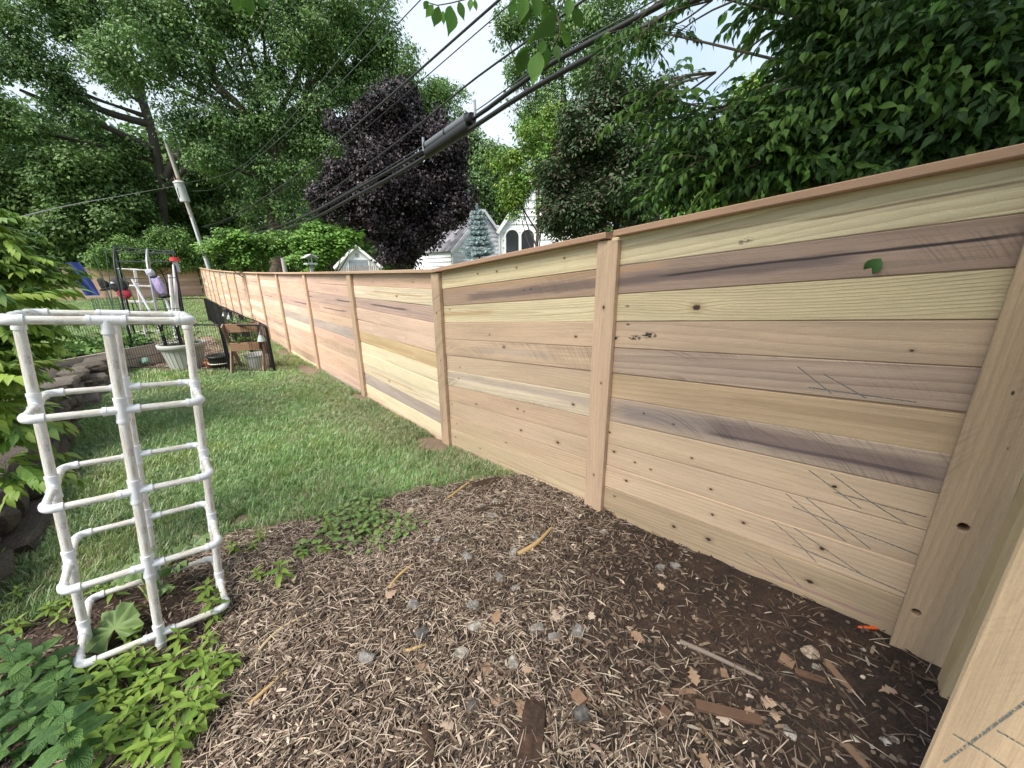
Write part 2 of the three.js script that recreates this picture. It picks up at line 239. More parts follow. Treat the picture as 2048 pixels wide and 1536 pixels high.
// boards of the long level run
const pool = {};
[['orange', ORANGE, RT, { contrast: 0.35, knots: [[0.15, 0.4, 0.007], [0.33, 0.6, 0.006], [0.7, 0.35, 0.007]], tint2: PINK }], ['pinkA', PINK, RT, { knots: [[0.2, 0.6, 0.007], [0.55, 0.4, 0.006], [0.86, 0.5, 0.007]] }], ['pinkB', [206, 164, 138], RT, { saw: 0.3, streaks: [[0.5, 0.1, 0.12, purple, 0.6, 0.1, 0.6]] }],
  ['pinkC', [220, 178, 150], RT, { contrast: 0.25, knots: [[0.4, 0.4, 0.006]] }], ['creamA', [228, 208, 164], RC, { contrast: 0.4 }], ['creamB', [226, 204, 168], RC, { contrast: 0.55, knots: [[0.6, 0.4, 0.012]], streaks: [[0.7, -0.2, 0.12, amber, 0.5, 0.3, 0.9]] }],
  ['amber', [214, 178, 122], RC, { contrast: 0.6, streaks: [[0.5, -0.3, 0.3, [196, 150, 96], 0.6]] }], ['grey', [182, 160, 146], RG, { contrast: 0.35, saw: 0.4 }], ['tanA', [212, 172, 138], RT, { knots: [[0.3, 0.5, 0.008], [0.75, 0.6, 0.007]] }], ['tanB', [200, 162, 130], RT, { saw: 0.35, knots: [[0.5, 0.3, 0.009]] }], ['stain', [196, 156, 138], RG, { streaks: [[0.55, -0.1, 0.12, purple, 0.8, 0.05, 0.5]] }], ['brick', [212, 166, 142], RT, { contrast: 0.35, knots: [[0.24, 0.5, 0.008], [0.64, 0.5, 0.008]] }],
].forEach(([n, b, r, x], i) => { pool[n] = woodMat({ s: 300 + i * 9, base: b, ring: r, desat: 0.34, gain: 1.02, ...x }); });
const kinds = Object.keys(pool);
const bayC = ['orange', 'creamB', 'stain', 'pinkC', 'pinkC', 'amber', 'creamA', 'creamA', 'creamB', 'grey', 'creamA'];
const bayD = ['brick', 'brick', 'stain', 'pinkB', 'tanA', 'grey', 'pinkA', 'tanB', 'tanA', 'orange', 'brick'];
const bayE = ['brick', 'orange', 'pinkA', 'stain', 'pinkC', 'grey', 'creamA', 'pinkA', 'brick', 'tanA', 'tanB'];
const postMats = [0, 1, 2].map((i) => woodMat({ s: 501 + i * 3, base: [[198, 160, 122], [206, 166, 130], [192, 156, 120]][i], ring: RT, len: 1.9, wid: 0.14, saw: 0.5, contrast: 0.3, knots: [[0.2, 0.5, 0.006], [0.55, 0.4, 0.006], [0.8, 0.5, 0.009]], H: 96 }));
const endPostMat = woodMat({ s: 555, base: [196, 160, 120], ring: [150, 116, 80], len: 2.1, wid: 0.15, saw: 0.35, contrast: 0.3, W: 1536, H: 160, spots: [[0.6, 0.5, 0.006, 0.8], [0.52, 0.3, 0.008, 0.5]] });
const edgeMat = woodMat({ s: 571, base: [150, 98, 70], ring: [104, 62, 44], len: 1.9, wid: 0.04, contrast: 0.4, H: 40, W: 512 });
const capMats = [0, 1, 2].map((i) => woodMat({ s: 601 + i, base: [[190, 140, 106], [206, 166, 128], [196, 148, 114]][i], ring: RT, len: 2.3, wid: 0.1, contrast: 0.35, saw: 0.2 }));

// ---------------------------------------------------------------- the long cedar fence
const PITCH = 0.158, CAPT = 0.034, TOP = 1.83;
const postX = [3.47, 1.918, 0]; for (let i = 1; i <= 12; i++) postX.push(-2.3058 * i); postX.push(-29.9);
const fenceY = (x) => gy0(x);
const boardGeos = new Map();
function boardGeo(L, h, v) { const k = `${L.toFixed(2)}|${h}|${v}`; if (!boardGeos.has(k)) boardGeos.set(k, bevelBox(L, h, 0.021, 0.0032, v * 0.37, 0.009)); return boardGeos.get(k); }
{
  reseed(21);
  const f = thing('board_fence', 'new cedar board fence with flat cap running the whole length of the lawn', 'fence', [0, 0, 0]);
  for (let i = 0; i < postX.length - 1; i++) {
    const xa = postX[i + 1], xb = postX[i], ya = fenceY(xa), yb = fenceY(xb), dx = xb - xa, sl = Math.atan2(yb - ya, dx), L = dx / Math.cos(sl);
    for (let r = 0; r < 12; r++) {
      const last = r === 11, h = last ? 0.066 : PITCH - 0.0036, top = TOP - CAPT - r * PITCH, v = Math.floor(rnd() * 3);
      let m;
      if (last) m = i < 2 ? [bayB, bayA][i][10].m : pool[pick(kinds)];
      else if (i === 0) m = bayB[r].m; else if (i === 1) m = bayA[r].m; else if (i === 2) m = pool[bayC[r]]; else if (i === 3) m = pool[bayD[r]]; else if (i === 4) m = pool[bayE[r]]; else m = pool[rnd() < 0.55 ? pick(['pinkA', 'pinkB', 'pinkC', 'tanA', 'tanB', 'brick', 'orange']) : pick(kinds)];
      const cut = i === 0 ? 0.058 : 0, b = part('board', boardGeo(L - 0.004 - cut, h, i < 2 ? 0 : v), m, f);
      b.position.set((xa + xb) / 2 - cut / 2, (ya + yb) / 2 + top - h / 2, rr(-0.0028, 0.0028));
      b.rotation.z = sl + rr(-0.0006, 0.0006); b.rotation.x = rr(-0.004, 0.004);
      if (i === 0 && r === 5) { b.rotation.z -= 0.004; b.position.y -= 0.003; }
      if (!last && i >= 2 && rnd() < 0.5) b.rotation.y = Math.PI;
    }
    const cm = capMats[i % 3], cap = part('cap_rail', bevelBox(L + 0.002, CAPT, 0.115, 0.004), i < 2 ? capMats[0] : capMats[1 + (i % 2)], f);
    cap.position.set((xa + xb) / 2 + (i === 0 ? 0.05 : 0), (ya + yb) / 2 + TOP - CAPT / 2 + 0.0005 + (i === 0 ? 0.005 : 0), 0.012 + 0.0015 * (i % 2)); cap.rotation.z = sl;
    for (let k = 0; k < 1; k++) { const rail = part('back_rail', bevelBox(L - (i ? 0.02 : 0.22), 0.085, 0.038), capMats[2], f); rail.position.set((xa + xb) / 2, (ya + yb) / 2 + 0.9, -0.032); rail.rotation.z = sl; }
  }
  const pg = bevelBox(1.86, 0.138, 0.036, 0.003), eg = new THREE.BoxGeometry(1.82, 0.0016, 0.03);
  postX.forEach((x, i) => {
    if (i === 0) return;
    const p = part('post_trim', pg, postMats[i % 3], f); p.rotation.z = Math.PI / 2 + rr(-0.004, 0.004);
    p.position.set(x, fenceY(x) + TOP - CAPT - 0.93 - 0.003 - (i < 2 ? 0.008 : 0), 0.0305);
    const core = part('post', bevelBox(1.8, 0.088, 0.088, 0.003), capMats[2], f); core.rotation.z = Math.PI / 2; core.position.set(x, fenceY(x) + 0.88, -0.098);
  });
}
// end of the fence: wide sawn trim with two bored holes, a narrow board standing out from it, and the plank of the return section
{
  const e = thing('corner_post', 'wide sawn corner post board with two dark bored holes ending the fence', 'post', [3.475, 0.29, 0.045], 0);
  const face = new THREE.Shape([[-1.08, -0.075], [1.08, -0.075], [1.08, 0.075], [-1.08, 0.075]].map((q) => new THREE.Vector2(...q)));
  const inner = new THREE.Shape([[-1.05, -0.062], [1.05, -0.062], [1.05, 0.062], [-1.05, 0.062]].map((q) => new THREE.Vector2(...q)));
  for (const [al, ac, r] of [[-0.273, 0.0, 0.0145], [-0.674, 0.036, 0.0125]]) for (const sh of [face, inner]) { const c = new THREE.Path(); c.absellipse(al, ac, r * 1.1, r, 0, Math.PI * 2, true); sh.holes.push(c); }
  const fg = new THREE.ExtrudeGeometry(face, { depth: 0.034, bevelEnabled: true, bevelThickness: 0.003, bevelSize: 0.003, bevelOffset: -0.003, bevelSegments: 1, curveSegments: 20 }); fg.translate(0, 0, -0.017);
  { const P = fg.attributes.position, U = fg.attributes.uv; for (let i = 0; i < P.count; i++) U.setXY(i, P.getX(i) / 2.16 + 0.5, P.getY(i) / 0.15 + 0.5); }
  const p = part('face_board', fg, endPostMat, e); p.rotation.z = Math.PI / 2 + 0.012; p.position.set(-0.01, 0.93, 0);
  const core = part('post', new THREE.ExtrudeGeometry(inner, { depth: 0.12, bevelEnabled: false, curveSegments: 20 }).translate(0, 0, -0.1415), capMats[2], e); core.rotation.z = p.rotation.z; core.position.copy(p.position);
  const back = part('back_board', bevelBox(2.1, 0.124, 0.02), capMats[2], e); back.rotation.z = p.rotation.z; back.position.set(-0.01, 0.93, -0.153);
  const nb = solo('narrow_board', bevelBox(2.1, 0.034, 0.085, 0.004), woodMat({ s: 581, base: [206, 176, 122], ring: RC, len: 2.1, wid: 0.05, contrast: 0.3, H: 48 }), 'narrow pale board standing on edge against the corner post', 'board'); nb.rotation.set(0, 0.10, Math.PI / 2); nb.position.set(3.552, 1.40, 0.175);
  const pm = woodMat({ s: 591, base: [204, 168, 124], ring: [160, 122, 82], len: 1.9, wid: 0.5, W: 1024, H: 512, contrast: 0.22, pitch: 0.07, knots: [[0.4, 0.74, 0.014]], saw: 0.08, spots: [[0.475, 0.68, 0.01, 0.9], [0.54, 0.62, 0.01, 0.9]], marks: [[0.27, 0.95, 0.40, 0.84], [0.31, 0.955, 0.30, 0.7, 0.012], [0.345, 0.87, 0.335, 0.7, 0.01]], markW: 0.8 });
  const pl = solo('return_plank', bevelBox(1.9, 0.5, 0.036, 0.005), pm, 'wide upright plank with a blue crayon mark on the return section beside the corner post', 'plank');
  const right = V(0.987, 0, 0.16), up = V(-0.006, 1, -0.045).normalize(), out = V(0, 0, 0).crossVectors(right, up).normalize();
  // long axis (x) upright, board width (y) towards the edge seen from the lawn
  const m = new THREE.Matrix4().makeBasis(up, right.clone().negate(), out).setPosition(V(3.445, 1.25, 0.915).addScaledVector(right, 0.25).addScaledVector(out, -0.02)); pl.applyMatrix4(m);
}
// the cross fence at the far end
{
  reseed(33);
  const f = thing('board_fence', 'cedar board fence closing the far end of the garden behind the black arch', 'fence', [0, 0, 0]);
  const x = -30.1, y0 = fenceY(x), L = 2.3; let z = 0.1;
  for (let i = 0; i < 6; i++, z += L) {
    for (let r = 0; r < 11; r++) { const b = part('board', boardGeo(L - 0.004, 0.164, Math.floor(rnd() * 3)), pool[pick(['pinkA', 'pinkB', 'brick', 'tanB', 'orange', 'pinkC', 'tanA'])], f); b.rotation.y = Math.PI / 2; b.position.set(x + rr(-0.001, 0.001), y0 + TOP - 0.034 - 0.083 - r * 0.166, z + L / 2); }
    const c = part('cap_rail', bevelBox(L + 0.002, CAPT, 0.115, 0.004), capMats[1], f); c.rotation.y = Math.PI / 2; c.position.set(x, y0 + TOP - CAPT / 2, z + L / 2);
    const p = part('post_trim', bevelBox(1.86, 0.138, 0.036, 0.003), postMats[i % 3], f); p.rotation.set(0, Math.PI / 2, Math.PI / 2); p.position.set(x + 0.029, y0 + TOP - CAPT - 0.93 - 0.003, z + L);
  }
}
// green leaf caught on the near fence bay and the orange cable end under it
{
  const lf = solo('fallen_leaf', leaf(0.062, 0.044, { fold: 0.5, curl: 0.5, n: 6 }), new THREE.MeshPhysicalMaterial({ color: lin(0.05, 0.15, 0.03), roughness: 0.6, transmission: 0.3, thickness: 0, side: THREE.DoubleSide }), 'single green leaf stuck to the yellow fence board', 'leaf');
  lf.applyMatrix4(new THREE.Matrix4().makeBasis(V(-0.5, -0.85, 0.16).normalize(), V(0.08, 0.14, 0.987).normalize(), V(-0.86, 0.506, 0.0).normalize()).setPosition(3.075, 1.845, 0.016)); lf.scale.setScalar(1.2);
  const c = new THREE.CatmullRomCurve3([V(3.395, 0.345, -0.05), V(3.36, 0.352, 0.0), V(3.315, 0.342, 0.035), V(3.28, 0.315, 0.05)]);
  solo('orange_cable', new THREE.TubeGeometry(c, 24, 0.0075, 10), mat(0xd8581c, 0.55), 'short end of orange cable under the fence by the corner post', 'cable');
}
// ---------------------------------------------------------------- white plastic pipe trellis
const pvc = mat(lin(0.74, 0.76, 0.80), 0.38), pvcPipe = (() => {
  const t = tex(1024, 128, (u, v) => { const n = 0.97 + 0.05 * (noise(u * 40, v * 12) - 0.5); const dt = 0.5 * smooth(0.52, 0.72, fbm(u * 14 + 3, v * 5, 0, 4)) + 0.6 * smooth(0.72, 0.8, noise(u * 150, v * 40)); let c = [lerp(228, 190, dt) * n, lerp(228, 178, dt) * n, lerp(226, 160, dt) * n];
    // faint printed line of makers' characters along the pipe
    const w = u * 46, k = Math.floor(w), lx = w - k; if (v > 0.44 && v < 0.56 && (k % 11) < 7 && h3(k, 5, 2) > 0.2) { const gx = Math.floor(lx * 5), gyy = Math.floor((v - 0.44) / 0.024); if (gx < 4 && h3(k * 7 + gx, gyy, 3) > 0.45) c = k % 11 < 4 ? [186, 168, 174] : [132, 132, 142]; }
    return c; });
  return mat(0xffffff, 0.4, { map: t });
})();
function pipeTower(parent, W, Dp, H, spacing, foot, pr = 0.0138, ur = 0.0172) {   // square rings of slim pipe on four stouter uprights set at mid-side
  const fr = pr * 1.22, uf = ur * 1.17, pipe = (a, b, r) => part('pipe', cyl(a, b, r, r, 18), pvcPipe, parent);
  const lv = []; for (let i = 0; i < 5; i++) lv.push(H - i * spacing);
  for (const [x, z] of [[0, Dp / 2], [0, -Dp / 2], [-W / 2, 0], [W / 2, 0]]) for (let i = 0; i < 5; i++) pipe([x, i < 4 ? lv[i + 1] + 0.03 : foot, z], [x, lv[i] - (i ? 0.03 : 0.01), z], ur);
  const elbow = (x, y, z, f) => {
    const sx = -Math.sign(x), sz = -Math.sign(z), l = 0.04;
    const c = new THREE.QuadraticBezierCurve3(V(x + sx * l, y, z), V(x, y, z), V(x, y, z + sz * l));
    part('elbow_fitting', merged([new THREE.TubeGeometry(c, 12, f, 16), cyl([x + sx * l, y, z], [x + sx * (l + 0.012), y, z], f * 1.09, f * 1.09, 18), cyl([x, y, z + sz * l], [x, y, z + sz * (l + 0.012)], f * 1.09, f * 1.09, 18)]), pvc, parent);
  };
  lv.forEach((y, i) => {
    const r = i ? pr : pr * 1.12, f = i ? fr : fr * 1.12;
    for (const s of [-1, 1]) {
      const z = s * Dp / 2, x = s * W / 2;
      pipe([-W / 2 + 0.045, y, z], [-0.03, y, z], r); pipe([0.03, y, z], [W / 2 - 0.045, y, z], r);
      pipe([x, y, -Dp / 2 + 0.045], [x, y, -0.03], r); pipe([x, y, 0.03], [x, y, Dp / 2 - 0.045], r);
      const cross = (px, pz, ax) => part(i ? 'cross_fitting' : 'tee_fitting', merged([cyl([px - (ax ? 0 : 0.05), y, pz - (ax ? 0.05 : 0)], [px + (ax ? 0 : 0.05), y, pz + (ax ? 0.05 : 0)], f, f, 18), cyl([px, y - 0.048, pz], [px, y + (i ? 0.048 : 0), pz], uf, uf, 18), ...[-1, 1].map((q) => cyl([px + (ax ? 0 : q * 0.042), y, pz + (ax ? q * 0.042 : 0)], [px + (ax ? 0 : q * 0.054), y, pz + (ax ? q * 0.054 : 0)], f * 1.1, f * 1.1, 18)), ...(i ? [-1, 1] : [-1]).map((q) => cyl([px, y + q * 0.04, pz], [px, y + q * 0.052, pz], uf * 1.07, uf * 1.07, 18))]), pvc, parent);
      cross(0, z, 0); cross(x, 0, 1); elbow(-W / 2, y, z, f); elbow(W / 2, y, z, f);
    }
  });
}
{
  const t = thing('pipe_trellis', 'white plastic pipe trellis tower leaning over the squash plant beside the mulch', 'trellis');
  const inner = t;
  pipeTower(inner, 0.505, 0.499, 1.56, 0.3595, -0.02);
  const a = V(-0.02815, -0.09977, -0.99461), b = V(0.99923, 0.02424, -0.03071), up = V(-0.02718, 0.99472, -0.09901);
  t.applyMatrix4(new THREE.Matrix4().makeBasis(a, up, b).setPosition(0.9137, 0.088, 2.3276));
}
// ---------------------------------------------------------------- trees
const barkTex = tex(128, 512, (u, v) => { const r = fbm(u * 10, v * 9, 0, 4), g = noise(u * 26, v * 7); const k = 0.5 + 0.8 * r * (0.6 + 0.5 * g); return [96 * k, 84 * k, 72 * k]; });
const bark = mat(0xffffff, 0.95, { map: barkTex, bumpMap: barkTex, bumpScale: 0.06 }), barkDark = mat(lin(0.055, 0.046, 0.04), 0.95), twigMat = mat(lin(0.10, 0.085, 0.06), 0.9);
function clump(n, R, L, W, { droop = 0.5, flat = 0.7, seed = 1, lobe = 0, ln = 3 } = {}) {   // a spray of leaves round one twig end
  reseed(seed * 7919);
  const list = [];
  for (let i = 0; i < n; i++) {
    const g = leaf(L * rr(0.7, 1.2), W * rr(0.75, 1.2), { n: ln, fold: rr(0.05, 0.35), curl: rr(0, 0.4), lobe });
    const a = rnd() * 6.283, r = R * Math.pow(rnd(), 0.6), y = (rnd() - 0.5) * R * 2 * flat;
    g.applyMatrix4(M4(V(Math.cos(a) * r, y, Math.sin(a) * r), rr(-0.6, 0.6), -a + rr(-1, 1), -droop + rr(-0.6, 0.6), 1)); list.push(g);
  }
  return merged(list);
}
function mixCol(cols) { const c = pick(cols), k = rr(0.75, 1.25); return lin(c[0] * k, c[1] * k * rr(0.95, 1.05), c[2] * k); }
function crown(parent, lobes, n, geo, material, cols, { gap = 0.42, freq = 0.8, size = [0.75, 1.3], shell = 0.42, tilt = 0.5, name = 'foliage', squash = 1, sd = 3 } = {}) {
  reseed(sd * 104729 + n);
  const tot = lobes.reduce((s, l) => s + l[3] * l[3], 0), ms = [], cs = [];
  for (const [x, y, z, r] of lobes) {
    const k = Math.round(n * r * r / tot);
    for (let i = 0, tries = 0; i < k && tries < k * 8; tries++) {
      const u = rnd() * 2 - 1, a = rnd() * 6.283, s = Math.sqrt(1 - u * u), q = r * Math.pow(rnd(), shell);
      const p = V(x + s * Math.cos(a) * q, y + u * q * squash, z + s * Math.sin(a) * q);
      if (fbm(p.x * freq + 31, p.y * freq + 7, p.z * freq + 11, 2) < gap) continue;
      ms.push(M4(p, rr(-tilt, tilt), rnd() * 6.283, rr(-tilt, tilt), rr(size[0], size[1]))); cs.push(mixCol(cols)); i++;
    }
  }
  return stuff(name, geo, material, ms, cs, parent);
}
const LOBES = {
  big: [[-26.72,11.83,1.22,1.37],[-26.53,7.97,-1.45,1.45],[-26.59,9.85,-0.93,1.36],[-24.2,10.31,-10.09,1.75],[-25.38,11.33,-6.93,1.86],[-26.11,8.03,-4.1,1.32],[-26.66,13.66,-0.1,1.78],[-26.41,15.16,-2.38,2.29],[-25.85,16.36,-5.23,2.68],[-24.97,16.55,-8.15,2.66],[-23.92,16.26,-10.69,2.32],[-23.38,13.8,-11.8,1.81],[-24.57,12.43,-9.21,2.33],[-25.43,13.61,-6.73,2.0],[-26.18,13.02,-3.74,2.09],[-26.59,11.93,-0.92,1.5],[-25.86,10.03,-5.18,1.44],[-25.2,9.5,-7.49,1.69],[-26.36,9.66,-2.68,1.58],[-26.22,6.05,-3.52,1.22],[-25.88,5.28,-5.12,1.3],[-25.67,7.94,-5.91,1.26],[-24.45,14.82,-9.48,2.08]],
  bigB: [[-26.17,13.01,-15.03,1.85],[-25.25,14.38,-16.52,1.5],[-26.94,11.27,-13.61,2.05],[-25.02,12.11,-16.88,1.57],[-27.65,9.5,-12.15,2.08]],
  tall: [[-34.63,15.59,4.64,1.96],[-34.73,15.93,2.23,1.94],[-34.63,12.96,4.71,1.86],[-34.73,13.71,1.98,1.45],[-34.45,10.02,6.52,1.61],[-34.67,11.12,3.95,1.42],[-34.44,13.08,6.63,1.59],[-34.2,10.3,8.28,1.95],[-34.71,17.8,3.0,2.11],[-34.69,18.07,0.24,1.88],[-34.59,16.18,-1.25,1.42]],
  w1: [[-36.4,8.24,7.09,1.98],[-36.19,5.57,8.49,2.54],[-36.46,5.46,6.55,2.27],[-36.29,3.29,7.88,1.73],[-35.95,6.48,9.83,2.32]],
  w2: [[-33.66,7.9,4.17,1.82],[-33.68,5.68,3.8,2.06],[-33.56,3.82,5.52,1.73],[-33.56,6.63,5.48,1.41],[-33.66,3.27,4.11,1.59]],
  w3: [[-35.73,7.31,2.13,1.98],[-35.73,4.74,2.17,2.07],[-35.73,9.45,2.17,1.49],[-35.72,3.42,1.37,1.71],[-35.73,6.09,1.62,1.47]],
  w4: [[-37.69,4.63,0.22,1.99],[-37.58,6.91,-1.44,1.85],[-37.68,7.13,0.01,1.44],[-37.58,3.94,-1.51,1.94],[-37.59,9.02,-1.4,1.3]],
  w5: [[-36.4,6.19,-3.13,2.09],[-36.41,9.4,-3.08,1.48],[-36.26,4.34,-4.13,2.02],[-36.02,8.58,-5.53,1.6],[-35.9,3.6,-6.13,1.94],[-36.16,11.68,-4.75,1.33]],
  w6: [[-32.98,9.7,-9.41,2.18],[-32.98,7.09,-9.43,2.08],[-33.09,12.14,-9.06,1.73],[-33.45,5.49,-7.78,2.06],[-32.58,4.79,-10.61,2.4]],
  under: [[-29.65,2.69,4.28,0.82],[-29.71,2.99,3.07,0.94],[-29.73,2.72,2.02,0.88],[-29.71,2.83,0.82,0.97],[-29.66,2.59,-0.14,0.79],[-29.71,3.77,1.11,0.92]],
  purple: [[-10.92,6.96,-5.42,0.97],[-11.47,6.33,-4.23,0.85],[-10.19,6.5,-6.67,0.86],[-11.28,5.43,-4.67,1.38],[-10.42,5.35,-6.3,1.37],[-11.77,4.96,-3.47,0.71],[-12.0,4.33,-2.79,0.47],[-11.63,4.09,-3.83,0.86],[-11.04,3.89,-5.17,1.54],[-10.17,4.0,-6.7,0.83],[-11.09,2.75,-5.08,0.87],[-10.58,3.47,-6.03,0.87],[-11.99,3.88,-2.83,0.42],[-10.0,4.7,-6.96,0.57],[-10.86,7.42,-5.53,0.52]],
  tallR: [[-10.96,12.3,-12.08,1.34],[-11.4,10.38,-11.62,1.05],[-10.01,11.02,-12.97,1.48],[-8.77,12.08,-13.99,1.39],[-10.46,9.03,-12.57,1.1],[-11.25,8.39,-11.78,0.92],[-8.99,9.66,-13.82,1.14],[-7.88,10.93,-14.62,1.06],[-11.82,11.63,-11.14,0.64]],
  yellow: [[-4.54,4.83,-5.77,0.64],[-4.16,4.13,-6.13,0.66],[-4.85,3.86,-5.45,0.47],[-4.8,3.26,-5.49,0.35],[-4.13,5.19,-6.16,0.51],[-4.39,3.31,-5.92,0.44],[-5.06,4.5,-5.21,0.38],[-3.8,4.68,-6.45,0.52]],
  ever: [[-15.78,7.67,-12.62,1.09],[-15.73,5.89,-12.68,1.4],[-15.12,4.84,-13.45,1.05],[-16.26,8.39,-11.98,0.88],[-15.36,6.92,-13.15,1.06],[-16.19,4.57,-12.07,1.11]],
  crab: [[-1.12,4.53,-4.1,0.45],[-1.36,4.05,-3.92,0.55],[-0.82,3.86,-4.31,0.68],[-1.54,3.46,-3.78,0.58],[-0.98,3.12,-4.2,0.81],[-1.65,2.83,-3.68,0.51],[-0.29,3.07,-4.63,0.58],[-1.3,2.57,-3.97,0.51],[-0.53,2.61,-4.49,0.49],[-0.05,3.41,-4.75,0.4],[-0.56,4.32,-4.47,0.35],[-1.82,2.67,-3.53,0.26]],
  bright: [[1.07,4.98,-7.78,0.54],[1.49,5.2,-7.87,0.64],[0.12,4.49,-7.52,0.63],[-0.36,3.85,-7.34,0.69],[0.99,4.25,-7.76,0.74],[0.5,3.56,-7.63,0.73],[2.06,4.47,-7.95,0.86],[-0.37,3.19,-7.34,0.48],[2.76,4.29,-8.01,0.84],[-0.21,5.14,-7.4,0.29]],
  laurel: [[1.4,2.44,-2.23,0.15],[1.61,2.52,-2.31,0.17],[1.89,2.57,-2.41,0.17],[2.17,2.64,-2.49,0.17],[1.19,2.37,-2.13,0.1],[2.46,2.67,-2.55,0.16]],
  youngA: [[-7.26,2.44,-1.21,0.43],[-7.37,2.32,-0.79,0.38],[-7.12,2.61,-1.64,0.3],[-7.29,2.69,-1.08,0.29],[-7.02,2.68,-1.91,0.16],[-7.3,2.06,-1.05,0.46]],
  youngB: [[-11.58,2.59,-0.09,0.45],[-11.51,2.48,-0.59,0.47],[-11.63,2.72,0.32,0.34],[-11.42,2.64,-1.02,0.38],[-11.67,2.46,0.73,0.26],[-11.57,2.18,-0.21,0.49]],
  dog: [[2.2,2.45,-0.61,0.18],[2.05,2.61,-0.54,0.1],[1.85,2.8,-0.44,0.06],[1.8,3.13,-0.41,0.06],[2.02,3.25,-0.53,0.07],[2.37,3.17,-0.68,0.08],[1.97,2.34,-0.5,0.1],[2.36,2.61,-0.67,0.11],[2.57,2.4,-0.74,0.22],[2.65,2.63,-0.76,0.16],[2.84,2.69,-0.79,0.21],[3.04,2.74,-0.82,0.25],[2.96,2.37,-0.81,0.21],[3.19,2.44,-0.82,0.2],[2.66,2.98,-0.76,0.17],[2.42,2.34,-0.69,0.17]],
  shrub: [[-2.25,2.15,2.88,0.25],[-2.26,1.86,2.81,0.25],[-2.22,1.61,3.06,0.3],[-2.27,1.59,2.76,0.22],[-2.23,1.25,3.01,0.28],[-2.18,0.92,3.23,0.31],[-2.27,1.21,2.78,0.19],[-2.21,0.79,3.09,0.22],[-2.17,0.46,3.28,0.21],[-2.29,1.76,2.59,0.17],[-2.25,0.94,2.91,0.15],[-2.21,1.94,3.13,0.34],[-2.16,1.21,3.33,0.35]],
  shrubN: [[-0.06,1.69,2.63,0.12],[-0.02,1.04,2.81,0.13],[-0.01,0.75,2.84,0.1],[-0.03,1.29,2.78,0.16]],
};
function clumpy(ls, k, sd) {   // break each lobe of a crown into smaller boughs so that the outline is ragged
  reseed(sd * 17 + 3); const out = [];
  for (const [x, y, z, r] of ls) { out.push([x, y, z, r * 0.72]); for (let i = 0; i < k; i++) { const u = rr(-0.8, 1), a = i / k * 6.283 + rr(-0.5, 0.5), s = Math.sqrt(Math.max(0, 1 - u * u)), d = r * rr(0.62, 0.95); out.push([x + s * Math.cos(a) * d, y + u * d, z + s * Math.sin(a) * d, r * rr(0.28, 0.46)]); } }
  return out;
}
const shift = (ls, d) => ls.map((l) => [l[0] + d[0], l[1] + d[1], l[2] + d[2], l[3]]);
function tree(name, label, group, lobes, n, geo, material, cols, opt = {}) {
  const cx = lobes.reduce((s, l) => s + l[0], 0) / lobes.length, cz = lobes.reduce((s, l) => s + l[2], 0) / lobes.length, ymin = Math.min(...lobes.map((l) => l[1])), ymax = Math.max(...lobes.map((l) => l[1]));
  const b = opt.base || [cx, cz], y0 = gy(b[0], b[1]) - 0.05, H = ymax - y0, r0 = opt.r0 || Math.max(0.03, H * 0.018);
  const t = thing(name, label, opt.cat || 'tree', [b[0], y0, b[1]], 0, group);
  reseed((opt.sd || 1) * 31 + 5);
  const loc = (p) => [p[0] - b[0], p[1] - y0, p[2] - b[1]];
  const wood = opt.wood || barkDark;
  if (opt.trunk) { part('trunk', limb(opt.trunk.map(loc), r0, r0 * 0.62, 9), wood, t); for (const l of opt.limbs) part('limb', limb(l.slice(0, -1).map(loc), l[l.length - 1], l[l.length - 1] * 0.35, 7), wood, t); }
  else part('trunk', limb([[0, 0, 0], [rr(-0.05, 0.05) * H, H * 0.3, rr(-0.03, 0.03) * H], [rr(-0.04, 0.04) * H, H * 0.6, rr(-0.04, 0.04) * H], [0, H * 0.92, 0]], r0, r0 * 0.25, 8), wood, t);
  const br = [];
  for (const l of lobes) {
    const tip = loc(l), hgt = clamp(tip[1] * 0.62, H * 0.15, H * 0.85), s = opt.trunk ? loc(opt.trunk[opt.trunk.length - 1]) : [0, hgt, 0];
    if (opt.trunk) s[1] = Math.min(s[1], tip[1] * 0.9);
    br.push(limb([s, [lerp(s[0], tip[0], 0.55), lerp(s[1], tip[1], 0.4), lerp(s[2], tip[2], 0.5)], tip], r0 * 0.35, r0 * 0.1, 5));
    for (let k = 0; k < (opt.twigs ?? 5); k++) { const d = V(rr(-1, 1), rr(-0.3, 1), rr(-1, 1)).normalize().multiplyScalar(l[3] * 0.85); br.push(limb([tip, [tip[0] + d.x * 0.5, tip[1] + d.y * 0.4, tip[2] + d.z * 0.5], [tip[0] + d.x, tip[1] + d.y, tip[2] + d.z]], r0 * 0.12, r0 * 0.03, 4)); }
  }
  part('branches', merged(br), wood, t);
  const c = crown(t, (opt.smooth ? lobes : clumpy(lobes, 7, opt.sd || 1)).map((l) => [...loc(l), l[3]]), n, geo, material, cols, { sd: opt.sd || 1, ...(opt.crown || {}) });
  return t;
}
const LM = leafMat(0.6, 0.42), LMd = leafMat(0.5, 0.3), LMp = leafMat(0.45, 0.2);
